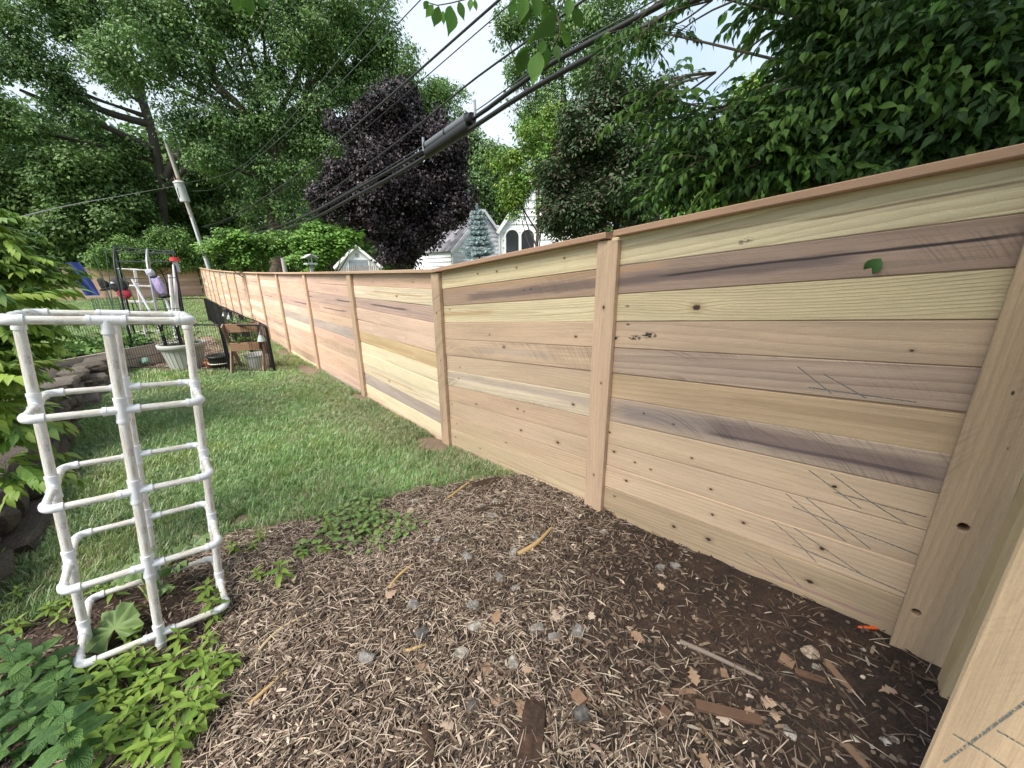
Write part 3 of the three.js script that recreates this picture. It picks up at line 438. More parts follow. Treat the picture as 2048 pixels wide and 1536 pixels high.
const G = { deep: [[0.085, 0.165, 0.045], [0.11, 0.2, 0.052], [0.14, 0.245, 0.06]], mid: [[0.14, 0.255, 0.065], [0.175, 0.305, 0.075], [0.115, 0.215, 0.06]], cool: [[0.14, 0.245, 0.095], [0.18, 0.3, 0.12], [0.115, 0.215, 0.08]], bright: [[0.16, 0.32, 0.05], [0.19, 0.36, 0.065], [0.13, 0.27, 0.05]], yellow: [[0.2, 0.3, 0.045], [0.16, 0.27, 0.045], [0.25, 0.33, 0.05]], purple: [[0.03, 0.023, 0.029], [0.042, 0.032, 0.038], [0.025, 0.021, 0.024], [0.065, 0.056, 0.062]], crab: [[0.07, 0.125, 0.055], [0.09, 0.15, 0.075], [0.075, 0.13, 0.055], [0.11, 0.095, 0.065]], spruce: [[0.36, 0.46, 0.49], [0.44, 0.55, 0.57], [0.28, 0.38, 0.4]], shrub: [[0.27, 0.4, 0.07], [0.2, 0.33, 0.06], [0.34, 0.47, 0.09], [0.15, 0.27, 0.06]] };
const farA = clump(22, 0.55, 0.18, 0.12, { seed: 1 }), farB = clump(24, 0.55, 0.16, 0.09, { seed: 2 }), farC = clump(24, 0.6, 0.2, 0.14, { seed: 3, lobe: 0.25, ln: 4 }), midA = clump(26, 0.28, 0.09, 0.08, { seed: 4, lobe: 0.2, ln: 4, droop: 0.8 }), midB = clump(16, 0.28, 0.11, 0.055, { seed: 5 }), nearA = clump(18, 0.15, 0.075, 0.03, { seed: 6, droop: 0.3 }), nearB = clump(12, 0.13, 0.09, 0.05, { seed: 7, droop: 0.7, ln: 4 }), youngC = clump(14, 0.17, 0.09, 0.06, { seed: 8, droop: 0.2, flat: 0.4 });
const woods = 'trees of the wood behind the far cross fence';
tree('shade_tree', 'tall broad shade tree with forked trunk behind the leaning utility pole', undefined, LOBES.big, 7000, farB, LM, [...G.mid, ...G.cool], { sd: 2, base: [-26.2, -3.6], r0: 0.48, wood: bark,
  trunk: [[-26.2, 0.2, -3.6], [-26.1, 6.1, -4.2], [-26.0, 8.1, -4.6], [-26.0, 10.2, -4.7]],
  limbs: [[[-26, 7.6, -4.5], [-25.7, 10.1, -5.7], [-25.4, 12.1, -6.8], [-25.2, 14, -7.4], [-25, 16.2, -8], 0.3], [[-26, 8.9, -4.6], [-26, 11.5, -4.8], [-26.1, 13.6, -4.3], [-26.1, 16, -4.2], 0.26], [[-26, 9, -4.7], [-26.2, 10.9, -3.4], [-26.4, 12, -2.4], [-26.5, 13.6, -2.1], [-26.6, 15.3, -1.1], 0.26], [[-25.9, 9.2, -5], [-25.3, 12.4, -7.1], [-24.9, 14.4, -8.4], [-24.4, 16, -9.6], 0.25], [[-26.4, 12, -2.4], [-26.4, 13.7, -2.6], [-26.2, 15.7, -3.5], 0.14]],
  crown: { gap: 0.42, freq: 1.0 } });
tree('open_tree', 'tall open tree with dark crooked limbs and sky between its leaves above the cross fence', undefined, LOBES.tall, 2800, farB, LM, [...G.cool, ...G.mid], { sd: 3, base: [-34.7, 1.6], r0: 0.34, wood: barkDark,
  trunk: [[-34.7, 0.4, 1.6], [-34.7, 3.4, 1.4], [-34.7, 7.6, 0.7], [-34.7, 11.3, 0.5], [-34.7, 14, 0.7], [-34.7, 17, 0.5]],
  limbs: [[[-34.7, 8, 0.5], [-34.6, 10.7, -1.3], [-34.3, 13.1, -3.6], 0.28], [[-34.7, 7.4, 0.6], [-34.6, 9.6, -1.5], [-34.4, 11.4, -3], 0.26], [[-34.7, 12.1, 0.6], [-34.7, 14.1, 0.3], [-34.6, 15.5, -0.6], 0.2], [[-34.7, 11.3, 0.5], [-34.7, 11.7, 2.8], [-34.6, 13, 4.7], [-34.5, 14.7, 5.9], 0.26], [[-34.7, 9.8, 0.6], [-34.7, 11, 3.4], [-34.5, 11.9, 5.9], 0.24]],
  crown: { gap: 0.46, freq: 0.7 } });
tree('wood_tree', 'pale green crown rising beside the dark purple maple', undefined, LOBES.bigB, 1700, farB, LM, [...G.mid, ...G.bright.slice(2)], { sd: 4, crown: { gap: 0.4, freq: 0.5 } });
for (const [k, lb, cols, g, n] of [['w1', 'dense dark wood tree at the edge beyond the left shrub', G.deep, farC, 2100], ['w2', 'dense deep green wood tree behind the blue cloth', [...G.deep, G.mid[0]], farC, 1700], ['w3', 'dark maple rising straight behind the black garden arch', G.deep, farA, 1700], ['w4', 'wood tree with yellow green tips behind the utility pole', [...G.deep, ...G.mid], farC, 1600], ['w5', 'shadowy wood tree between the pole and the shade tree trunk', G.deep, farA, 1700], ['w6', 'shadowy wood tree half hidden by the purple maple', [...G.deep, G.mid[0]], farA, 1700]])
  tree('wood_tree', lb, woods, LOBES[k], n, g, LM, cols, { sd: 10 + k.charCodeAt(1), crown: { gap: 0.34, freq: 0.6 } });
tree('hedge_bush', 'low bright bushes growing over the far cross fence', undefined, LOBES.under, 900, farA, LM, [...G.mid, G.bright[2]], { sd: 5, cat: 'bush', r0: 0.06, crown: { gap: 0.3, size: [0.5, 0.85] } });
// a deep bank of woodland closes the view behind the single trees
{
  const ms = [], cs = []; reseed(99);
  for (let i = 0; i < 9000; i++) {
    const a = rr(-0.25, 1.75), D = rr(46, 60), x = 3.27 - Math.cos(a) * D, z = 1.97 - Math.sin(a) * D + 0, hmax = (a < 0.4 ? 14 : a < 0.6 ? 8 : a < 1.05 ? 13 : 7) * (0.8 + 0.4 * noise(a * 9, 3.5)); if (rnd() > (a < 0.4 ? 1 : 0.5)) continue;
    ms.push(M4(V(x, Math.pow(rnd(), 0.8) * hmax, z), rr(-0.5, 0.5), rnd() * 6.3, rr(-0.5, 0.5), rr(1.6, 2.8))); cs.push(mixCol([...G.deep, G.mid[0]]));
  }
  const w = stuff('far_woodland', farC, LM, ms, cs, scene); tag(w, 'far bank of woodland closing the view behind the trees', 'woodland');
}
tree('purple_maple', 'dense dark purple maple with rounded crown hanging over the white house', undefined, LOBES.purple, 4200, midA, LMp, G.purple, { sd: 6, base: [-11, -5.1], r0: 0.2, crown: { gap: 0.4, freq: 1.7, shell: 0.4 } });
tree('airy_tree', 'tall airy tree with small leaves and bare twigs behind the overhead cables', undefined, LOBES.tallR, 2100, midB, LM, [...G.mid, ...G.cool], { sd: 7, base: [-10.3, -12.8], r0: 0.22, crown: { gap: 0.45, freq: 0.9, size: [0.9, 1.6] }, twigs: 8 });
tree('lime_tree', 'yellow green young tree in front of the house gable', undefined, LOBES.yellow, 1500, midB, LM, [...G.yellow, ...G.bright], { sd: 8, r0: 0.08, crown: { gap: 0.42, freq: 1.6, size: [0.5, 0.95] } });
tree('dark_evergreen', 'dark feathery evergreen between the purple maple and the lime green tree', undefined, LOBES.ever, 1500, farB, LMd, [...G.deep, ...G.cool], { sd: 9, crown: { gap: 0.36, freq: 0.9, size: [0.6, 1.1] } });
tree('crabapple_tree', 'grey green crabapple with narrow leaves and reddish tips standing behind the fence', undefined, LOBES.crab, 4200, nearA, LMd, G.crab, { sd: 11, base: [-0.9, -4.2], r0: 0.09, crown: { gap: 0.36, freq: 2.2, shell: 0.36 }, twigs: 8 });
tree('bright_tree', 'light yellow green tree glowing behind the overhanging dogwood', undefined, LOBES.bright, 3400, nearB, LM, [...G.bright, ...G.yellow], { sd: 12, r0: 0.12, crown: { gap: 0.36, freq: 1.6, size: [1, 1.8] } });
tree('laurel_bush', 'glossy bright green laurel bush just above the fence cap', undefined, LOBES.laurel, 620, nearB, leafMat(0.3, 0.3), [...G.bright, G.mid[1]], { sd: 13, cat: 'bush', r0: 0.03, crown: { gap: 0.3, freq: 4, size: [0.5, 0.85] } });
tree('young_tree', 'small bright spreading tree beside the white shed', undefined, LOBES.youngA, 750, youngC, LM, G.bright, { sd: 14, r0: 0.05, crown: { gap: 0.38, freq: 2.5, tilt: 0.25, squash: 0.8 } });
tree('young_tree', 'small bright bushy tree beside the foot of the utility pole', undefined, LOBES.youngB, 800, youngC, LM, [...G.bright, G.mid[1]], { sd: 15, r0: 0.05, crown: { gap: 0.36, freq: 2.5, tilt: 0.3 } });
// blue spruce: whorls of stiff drooping boughs
{
  const bx = -3.92, bz = -3.44, y0 = gy(bx, bz), H = 3.1 - y0, t = thing('blue_spruce', 'small silvery blue spruce in front of the white house siding', 'tree', [bx, y0, bz]);
  part('trunk', limb([[0, 0, 0], [0.01, H * 0.5, 0], [0, H, 0]], 0.05, 0.008, 6), barkDark, t);
  reseed(77); const needles = []; for (let i = 0; i < 26; i++) { const g = leaf(0.055, 0.010, { n: 2, fold: 0.2, curl: 0 }); const a = i * 2.4; g.applyMatrix4(M4(V(i * 0.006, 0, 0), a, 0, 0, 1).multiply(M4(V(0, 0, 0), 0, 0, 0.75, 1))); needles.push(g); }
  const tuft = merged(needles), ms = [], cs = [], bl = [];
  for (let y = 0.12; y < 0.99; y += 0.035) { const n = 9, R = (1 - y) * 0.78 + 0.03; for (let k = 0; k < n; k++) { const a = k / n * 6.283 + y * 37 + rr(-0.3, 0.3), L = R * rr(0.6, 1.15), d = V(Math.cos(a), -0.1 + y * 0.5 + rr(-0.12, 0.12), Math.sin(a)); bl.push(limb([[0, y * H, 0], [d.x * L * 0.5, y * H + d.y * L * 0.5, d.z * L * 0.5], [d.x * L, y * H + d.y * L + 0.04, d.z * L]], 0.008, 0.003, 4));
    for (let s = 0.25; s <= 1; s += 0.11) for (let q = -1; q <= 1; q++) { ms.push(M4(V(d.x * L * s, y * H + d.y * L * s, d.z * L * s), 0, -a + q * 0.7, rr(-0.1, 0.3), rr(0.8, 1.2) * (0.7 + 0.3 * (1 - y)))); cs.push(mixCol(G.spruce)); } } }
  for (let k = 0; k < 5; k++) { ms.push(M4(V(0, H * 0.94 + k * 0.03, 0), 0, k * 1.3, 1.2, 0.9)); cs.push(mixCol(G.spruce)); }
  part('branches', merged(bl), barkDark, t); stuff('foliage', tuft, leafMat(0.7, 0.1), ms, cs, t);
}
// ---------------------------------------------------------------- the dogwood leaning over the right end of the fence
const dogLeaf = leaf(0.078, 0.031, { n: 7, fold: 0.28, curl: 0.3, tip: 2.1 }), dogLeafB = leaf(0.062, 0.026, { n: 7, fold: 0.4, curl: 0.45, tip: 2 });
const dogMats = [[0.075, 0.17, 0.034], [0.1, 0.23, 0.04], [0.14, 0.3, 0.05], [0.06, 0.14, 0.03]].map((c) => new THREE.MeshPhysicalMaterial({ color: lin(...c), roughness: 0.6, transmission: 0.45, thickness: 0, specularIntensity: 0.5, side: THREE.DoubleSide }));
function spray(seed, pairs = 5, L = 0.3) {   // leaf pairs hanging along a thin twig, as placements
  reseed(seed); const out = [];
  for (let i = 0; i < pairs; i++) for (const s of [-1, 1]) { const t = (i + 0.6) / pairs; out.push(M4(V(t * L, -0.05 * t * t, s * 0.006), s * rr(-0.2, 1.1), s * -rr(0.3, 1.3), -rr(0.2, 1.35), rr(0.6, 1.2))); }
  out.push(M4(V(L, -0.05, 0), 0, rr(-0.3, 0.3), -0.9, 1)); return out;
}
const sprayGeo = (() => { const a = spray(41).map((m, i) => (i % 2 ? dogLeaf : dogLeafB).clone().applyMatrix4(m)); a.push(limb([[0, 0, 0], [0.15, -0.008, 0], [0.3, -0.05, 0]], 0.003, 0.0015, 4)); return merged(a); })();
{
  const far = shift(LOBES.dog.slice(6), [-0.15, 0.22, -0.75]).map((l) => [l[0], l[1], l[2], l[3] * 1.5]);
  const t = tree('dogwood_tree', 'dark leafy dogwood arching over the right end of the fence', undefined, LOBES.dog, 2900, sprayGeo, leafMat(0.6, 0.45), [[0.05, 0.12, 0.028], [0.07, 0.165, 0.032], [0.11, 0.23, 0.04], [0.04, 0.095, 0.025], [0.14, 0.26, 0.05]], { sd: 21, base: [4.9, -1.3], r0: 0.05, wood: twigMat, twigs: 3, smooth: true, crown: { gap: 0.44, freq: 5, shell: 0.5, tilt: 0.6, size: [0.6, 1.1] } });
  const o = t.position, loc = (l) => [l[0] - o.x, l[1] - o.y, l[2] - o.z, l[3]];
  crown(t, [...far, [3.5, 2.7, -1.3, 0.4], [3.9, 3.0, -1.0, 0.4]].map(loc), 2400, sprayGeo, leafMat(0.6, 0.4), [[0.05, 0.12, 0.028], [0.065, 0.155, 0.03], [0.085, 0.19, 0.035], [0.04, 0.095, 0.025]], { gap: 0.3, freq: 3, sd: 22, size: [0.8, 1.2] });
  crown(t, [[3.6, 4.0, -0.2, 0.6], [4.6, 4.1, 0.6, 0.8], [5.2, 4.0, -0.6, 0.9], [4.4, 4.7, 2.0, 0.9], [3.5, 4.5, 1.0, 0.6], [4.2, 3.4, -0.8, 0.5], [3.0, 4.1, -1.0, 0.6], [2.5, 4.5, -1.7, 0.7], [3.6, 3.9, -1.8, 0.8], [3.6, 5.2, 3.0, 1.0], [4.6, 5.0, 3.2, 1.1], [5.4, 4.8, 2.2, 1.1], [4.4, 5.6, 4.2, 1.2], [2.9, 5.3, 0.9, 0.9], [3.9, 5.0, 0.6, 0.9], [2.1, 5.6, 0.5, 0.8], [3.0, 5.8, 2.0, 0.9], [3.2, 4.6, 0.2, 0.7], [2.4, 5.0, -0.4, 0.7], [4.0, 4.3, -0.4, 0.7]].map(loc), 2700, sprayGeo, leafMat(0.6, 0.4), [[0.05, 0.12, 0.028], [0.065, 0.155, 0.03], [0.085, 0.19, 0.035], [0.04, 0.095, 0.025]], { gap: 0.28, freq: 2, sd: 23, size: [1.2, 1.9] });
  [[[3.09,3.01,-0.77],[2.75,3.01,-0.73],[2.48,3.01,-0.66],[2.29,2.93,-0.59],[2.17,2.83,-0.55],[2.06,2.72,-0.49]],[[3.16,2.8,-0.77],[2.96,2.77,-0.76],[2.75,2.74,-0.73],[2.61,2.7,-0.69],[2.41,2.66,-0.64],[2.13,2.57,-0.53]],[[3.27,2.58,-0.78],[3.07,2.57,-0.77],[2.86,2.52,-0.74],[2.58,2.42,-0.69],[2.19,2.3,-0.55]],[[3.22,2.42,-0.78],[2.95,2.41,-0.76],[2.69,2.32,-0.71],[2.39,2.23,-0.63]],[[2.98,3.01,-0.76],[2.46,3.14,-0.65],[2.11,3.14,-0.52],[1.9,3.02,-0.41],[1.82,2.84,-0.36]]].forEach((l, i) => part('limb', limb(l.map((q) => [q[0] - o.x, q[1] - o.y, q[2] - o.z]), 0.013 - 0.001 * i, 0.003, 6), twigMat, t));
  // outer sprays whose leaves can be told apart
  const b = t.position, ends = LOBES.dog.slice(0, 8); let made = 0; const tw = [];
  for (let k = 0; k < 27; k++) {
    reseed(900 + k); const l = ends[k % ends.length], p = V(l[0] + rr(-1, 0.6) * l[3] * 1.3 - b.x, l[1] + rr(-1, 1) * l[3] * 1.2 - b.y, l[2] + rr(-0.3, 1) * l[3] * 1.2 - b.z), yaw = Math.PI + rr(-0.9, 0.6), base = M4(p, rr(-0.2, 0.2), yaw, rr(-0.2, 0.35), 0.9);
    spray(600 + k, 5, 0.28).forEach((m, i) => { if (made >= 290) return; const f = part('leaf', i % 2 ? dogLeaf : dogLeafB, dogMats[(i * 5 + k) % 4], t); f.applyMatrix4(base.clone().multiply(m)); made++; });
    tw.push(limb([[0.0, 0, 0], [0.14, -0.008, 0], [0.28, -0.05, 0]], 0.0035, 0.0015, 4).applyMatrix4(base), limb([V(0, 0, 0).applyMatrix4(base), V(-0.2, 0.03, 0.02).applyMatrix4(base), V(l[0] - b.x + 0.3, l[1] - b.y + 0.05, l[2] - b.z - 0.1)], 0.004, 0.006, 4));
  }
  part('twigs', merged(tw), twigMat, t);
}
// leafy branch ends hanging in from the trees overhead
const sprigA = [[1.949,2.654,1.15,1.91,2.646,1.149],[2.001,2.618,1.165,1.973,2.59,1.18],[1.909,2.68,1.085,1.855,2.64,1.076],[2.058,2.602,1.138,2.063,2.519,1.151],[2.057,2.58,1.167,2.048,2.548,1.162],[2.088,2.604,1.129,2.088,2.56,1.111],[2.011,2.679,1.024,2.012,2.642,1.032],[2.014,2.682,1.011,1.999,2.658,0.993]] ;
const sprigB = [[2.345,2.506,1.13,2.318,2.467,1.129],[2.33,2.534,1.077,2.313,2.478,1.084],[2.329,2.528,1.071,2.3,2.483,1.055],[2.325,2.555,1.03,2.336,2.492,1.042],[2.338,2.528,0.988,2.288,2.519,0.981],[2.384,2.492,1.011,2.35,2.434,1.058],[2.368,2.489,1.003,2.313,2.474,0.981],[2.301,2.547,0.905,2.296,2.524,0.869],[2.338,2.57,0.892,2.338,2.532,0.832],[2.401,2.535,0.976,2.411,2.48,0.996],[2.356,2.491,0.943,2.354,2.448,0.917],[2.375,2.43,1.004,2.39,2.388,1.004],[2.354,2.429,1.012,2.341,2.382,1.007],[2.355,2.409,1.048,2.344,2.324,1.065],[2.304,2.433,1.047,2.247,2.382,1.039],[2.288,2.448,1.027,2.259,2.408,1.064],[2.351,2.458,1.05,2.32,2.422,1.067],[2.369,2.464,1.053,2.358,2.418,1.08],[2.331,2.457,1.004,2.337,2.413,1.029],[2.371,2.46,0.975,2.393,2.451,0.952],[2.318,2.554,0.962,2.304,2.534,0.924],[2.303,2.565,0.982,2.291,2.543,0.948]] ;
const sprigC = [[1.642,2.638,1.596,1.61,2.589,1.602],[1.643,2.628,1.621,1.616,2.587,1.646],[1.658,2.64,1.572,1.649,2.606,1.567],[1.701,2.608,1.62,1.705,2.561,1.639]] ;
function hanging(label, list, stems) {
  const t = thing('overhanging_branch', label, 'branch', [stems[0][0][0], stems[0][0][1], stems[0][0][2]]), o = t.position;
  part('stem', merged(stems.map((s) => limb(s.map((p) => [p[0] - o.x, p[1] - o.y, p[2] - o.z]), 0.003, 0.0015, 5))), twigMat, t);
  list.forEach(([ax, ay, az, bx, by, bz], i) => {
    reseed(70 + i * 3); const A = V(ax, ay, az), d = V(bx - ax, by - ay, bz - az), L = d.length(); d.normalize();
    const view = V(3.27 - ax, 1.0 - ay, 1.97 - az).normalize(), n = view.addScaledVector(d, -view.dot(d)).normalize().applyAxisAngle(d, rr(-0.6, 0.6)), s = V(0, 0, 0).crossVectors(d, n);
    const g = leaf(L, L * rr(0.46, 0.6), { n: 7, fold: rr(0.1, 0.35), curl: rr(0.05, 0.2), tip: 2 }), f = part('leaf', g, dogMats[(i + 1) % 3], t);
    f.applyMatrix4(new THREE.Matrix4().makeBasis(d, n, s).setPosition(A.sub(o)));
  });
}
hanging('small leafy branch end with pointed leaves against the sky gap', sprigA, [[[2.3, 3.0, 0.7], [2.05, 2.67, 1.02], [2.01, 2.66, 1.07], [1.98, 2.64, 1.12], [1.93, 2.66, 1.15]]]);
hanging('dense hanging bunch of pointed leaves in front of the thick black cables', sprigB, [[[2.6, 3.0, 0.75], [2.37, 2.54, 0.97], [2.36, 2.51, 0.98], [2.33, 2.48, 1.01], [2.32, 2.43, 1.02]], [[2.36, 2.51, 0.98], [2.37, 2.47, 0.98], [2.35, 2.44, 0.99]]]);
hanging('tip of a branch with a few bright leaves above the shade tree', sprigC, [[[1.9, 3.0, 1.5], [1.7, 2.68, 1.6], [1.66, 2.64, 1.6]]]);
// canopy of the tree the lawn lies under, left of the view
tree('canopy_tree', 'spreading tree shading the lawn over the stone wall', undefined, [[-1.3, 5.3, 3.4, 1.2], [0.2, 5.1, 3.0, 1.1], [-2.9, 6.0, 4.2, 1.2], [1.8, 5.2, 3.6, 1.2], [3.0, 5.4, 4.4, 1.3], [0.4, 6.2, 4.6, 1.5], [-1.6, 6.6, 5, 1.4], [1.4, 4.9, 2.3, 0.8]], 420, clump(14, 0.26, 0.1, 0.055, { seed: 12, droop: 0.8, ln: 4 }), LM, G.mid, { sd: 31, base: [0.9, 5.8], r0: 0.16, wood: bark, crown: { gap: 0.36, freq: 1.2 } });

// ---------------------------------------------------------------- shrub and stone wall on the left
const stoneTex = tex(256, 256, (u, v) => { const n = fbm(u * 9, v * 9, 0, 5), f = noise(u * 70, v * 70), k = 0.5 + 0.75 * n + 0.3 * (f - 0.5); return [178 * k, 173 * k, 166 * k]; });
const stoneMats = [0xb4aea6, 0xa09890, 0x938b80, 0xc4beb6].map((c) => mat(c, 0.95, { map: stoneTex, bumpMap: stoneTex, bumpScale: 0.02 }));
function rock(sx, sy, sz, seed, sq = 0.45, det = 2, rough = 0.2) {   // a rough stone resting on y = 0
  const g = new THREE.IcosahedronGeometry(1, det), P = g.attributes.position, uv = [];
  for (let i = 0; i < P.count; i++) {
    let x = P.getX(i), y = P.getY(i), z = P.getZ(i); const b = (v) => Math.sign(v) * Math.pow(Math.abs(v), 1 - sq);
    const m = Math.max(Math.abs(x), Math.abs(y), Math.abs(z)), k = lerp(1, 1 / m, sq) * (1 + rough * (fbm(x * 1.7 + seed * 3.1, y * 1.7 + 5, z * 1.7 + seed, 3) - 0.5) * 2);
    x *= k; y *= k; z *= k; P.setXYZ(i, x * sx / 2, y * sy / 2 + sy / 2, z * sz / 2); uv.push(x * sx * 3 + seed * 0.37, (y * sy + z * sz) * 3);
  }
  g.setAttribute('uv', new THREE.Float32BufferAttribute(uv, 2)); g.computeVertexNormals(); return g;
}
const wallZ = (x) => 3.1 + 0.06 * Math.sin(x * 1.1) + (x < -4.5 ? (x + 4.5) * 0.08 : 0);
{
  const w = thing('stone_wall', 'low weathered grey stone wall under the leafy shrub along the lawn', 'wall', [-3, 0, 3.2]);
  const rocks = [0, 1, 2, 3, 4, 5].map((i) => rock(1, 1, 1, 20 + i, 0.6, 2, 0.22)); reseed(55);
  for (let row = 0; row < 3; row++) for (let x = 0.75 - row * 0.13; x > -7.6;) {
    const L = rr(0.26, 0.58), h = rr(0.13, 0.18), d = rr(0.3, 0.42), m = part('stone', rocks[Math.floor(rnd() * 6)], pick(stoneMats), w), cx = x - L / 2;
    m.scale.set(L * 1.05, h * 1.08, d); m.rotation.y = rr(-0.12, 0.12); m.position.set(cx + 3, gy(cx, 3.1) - 0.03 + row * 0.145, wallZ(cx) + 0.12 + row * 0.05 - 3.2 + rr(-0.03, 0.03)); x -= L * 0.98;
  }
  structure('raised_bed_soil', sheet(range(-9, 1.2, 0.2), range(3.28, 9, 0.2), (x, z) => gy(x, z) + 0.36 * smooth(3.2, 3.45, z) * smooth(1.2, 0.7, x) - 0.02 + 0.05 * (noise(x * 4, z * 4) - 0.5)), mat(lin(0.05, 0.038, 0.028), 1));
}
{
  const sl = leaf(0.09, 0.04, { n: 5, fold: 0.2, curl: 0.35, tip: 1.4 }), a = []; reseed(404);
  for (let i = 0; i < 12; i++) { const t = i / 12, s = i % 2 ? 1 : -1; a.push(sl.clone().applyMatrix4(M4(V(t * 0.24, -0.05 * t * t, 0), s * rr(-0.1, 0.3), s * -rr(0.4, 0.9), -rr(0.15, 0.6), rr(0.75, 1.15)))); }
  const g = merged(a);
  const s1 = tree('garden_shrub', 'big leafy shrub with layered light green leaves spilling over the stone wall', undefined, shift(LOBES.shrub, [-0.35, 0.1, 0.2]).map((l) => [l[0], l[1], l[2], l[3] * 1.02]).concat(shift(LOBES.shrub, [-0.7, 0.16, 0.6]).map((l) => [...l.slice(0, 3), l[3] * 1.5]), shift(LOBES.shrub.slice(0, 9), [-1.6, -0.1, 0.75]).map((l) => [...l.slice(0, 3), l[3] * 1.3])), 3600, g, leafMat(0.5, 0.42), G.shrub, { sd: 41, cat: 'shrub', base: [-2.5, 3.7], r0: 0.04, smooth: true, crown: { gap: 0.3, freq: 2.5, shell: 0.45, tilt: 0.35, size: [0.65, 1.1] } });
  tree('garden_shrub', 'leafy branches of the nearer shrub beside the pipe trellis', undefined, LOBES.shrubN, 130, g, leafMat(0.5, 0.42), G.shrub, { sd: 42, cat: 'shrub', base: [-0.25, 3.5], r0: 0.02, smooth: true, crown: { gap: 0.3, freq: 3, shell: 0.5, tilt: 0.35, size: [0.6, 1] } });
}
// ---------------------------------------------------------------- lawn
function tuftGeo(seed, n, h, spread, w) {
  reseed(seed); const pos = [], idx = [];
  for (let i = 0; i < n; i++) {
    const a = rnd() * 6.283, r = Math.sqrt(rnd()) * spread, x = Math.cos(a) * r, z = Math.sin(a) * r, H = h * rr(0.55, 1.15), b = rnd() * 6.283, ln = H * rr(0.3, 0.95), dx = Math.cos(b), dz = Math.sin(b), o = pos.length / 3, W = w * rr(0.7, 1.2);
    pos.push(x - dz * W, -0.004, z + dx * W, x + dz * W, -0.004, z - dx * W, x + dx * ln * 0.35 - dz * W * 0.8, H * 0.62, z + dz * ln * 0.35 + dx * W * 0.8, x + dx * ln * 0.35 + dz * W * 0.8, H * 0.62, z + dz * ln * 0.35 - dx * W * 0.8, x + dx * ln, H * rr(0.75, 1), z + dz * ln);
    idx.push(o, o + 1, o + 2, o + 1, o + 3, o + 2, o + 2, o + 3, o + 4);
  }
  const g = new THREE.BufferGeometry(); g.setAttribute('position', new THREE.Float32BufferAttribute(pos, 3)); g.setIndex(idx); g.computeVertexNormals(); return g;
}
{
  const gm = new THREE.MeshPhysicalMaterial({ color: 0xffffff, roughness: 0.36, transmission: 0.25, thickness: 0, side: THREE.DoubleSide }), green = [[0.22, 0.37, 0.115], [0.165, 0.31, 0.075], [0.27, 0.43, 0.165], [0.35, 0.49, 0.25], [0.13, 0.26, 0.06]], dry = [[0.36, 0.36, 0.2], [0.44, 0.41, 0.26], [0.3, 0.33, 0.16]];
  const col = (x, z) => { const d = 0.1 + 0.42 * smooth(1.1, 0.1, z + 0.5 * (noise(x * 1.5, z * 1.5) - 0.5)) + 0.2 * smooth(0.55, 0.75, noise(x * 2.3 + 5, z * 2.3)); return rnd() < d ? mixCol(dry) : (() => { const c = mixCol(green), k = 0.55 + 0.9 * fbm(x * 1.6 + 3, z * 1.6, 0, 3), y = smooth(0.55, 0.75, fbm(x * 2.6 + 9, z * 2.6, 0, 2)); return c.multiplyScalar(k).lerp(lin(0.24, 0.33, 0.06), 0.5 * y); })(); };
  const lay = (name, label, geo, n, x0, x1, z0, z1, s0, s1, sd) => {
    reseed(sd); const ms = [], cs = [];
    for (let i = 0, g = 0; i < n && g < n * 4; g++) {
      const x = rr(x0, x1), z = rr(z0, z1); if (z < 0.012 || x > bedEdge(z) + 0.05 + 0.05 * rnd() || z > wallZ(clamp(x, -8, 1)) + (x > -7.6 ? 0.05 : 9)) continue;
      const b = bareAt(x, z); if (b > 0.1 && rnd() < 0.5 + b) continue; if (x < -6 && x > -13 && z > 1.2 && x < -4.9 - (z - 0.72) * 1.077 && x > -11) continue;
      ms.push(M4(V(x, gy(x, z), z), rr(-0.2, 0.2), rnd() * 6.283, rr(-0.2, 0.2), rr(s0, s1) * (z < 0.5 ? 0.75 : 1))); cs.push(col(x, z)); i++;
    }
    const m = stuff(name, geo, gm, ms, cs, scene); tag(m, label, 'grass');
  };
  lay('lawn_grass', 'mown green lawn grass beside the near fence bays', tuftGeo(3, 14, 0.062, 0.045, 0.0021), 42000, -5.2, 1.2, 0.0, 3.2, 0.75, 1.3, 1);
  lay('lawn_grass', 'lawn grass running on towards the far cross fence', tuftGeo(4, 14, 0.075, 0.09, 0.003), 34000, -30, -5.2, 0.0, 8, 0.8, 1.3, 2);
}
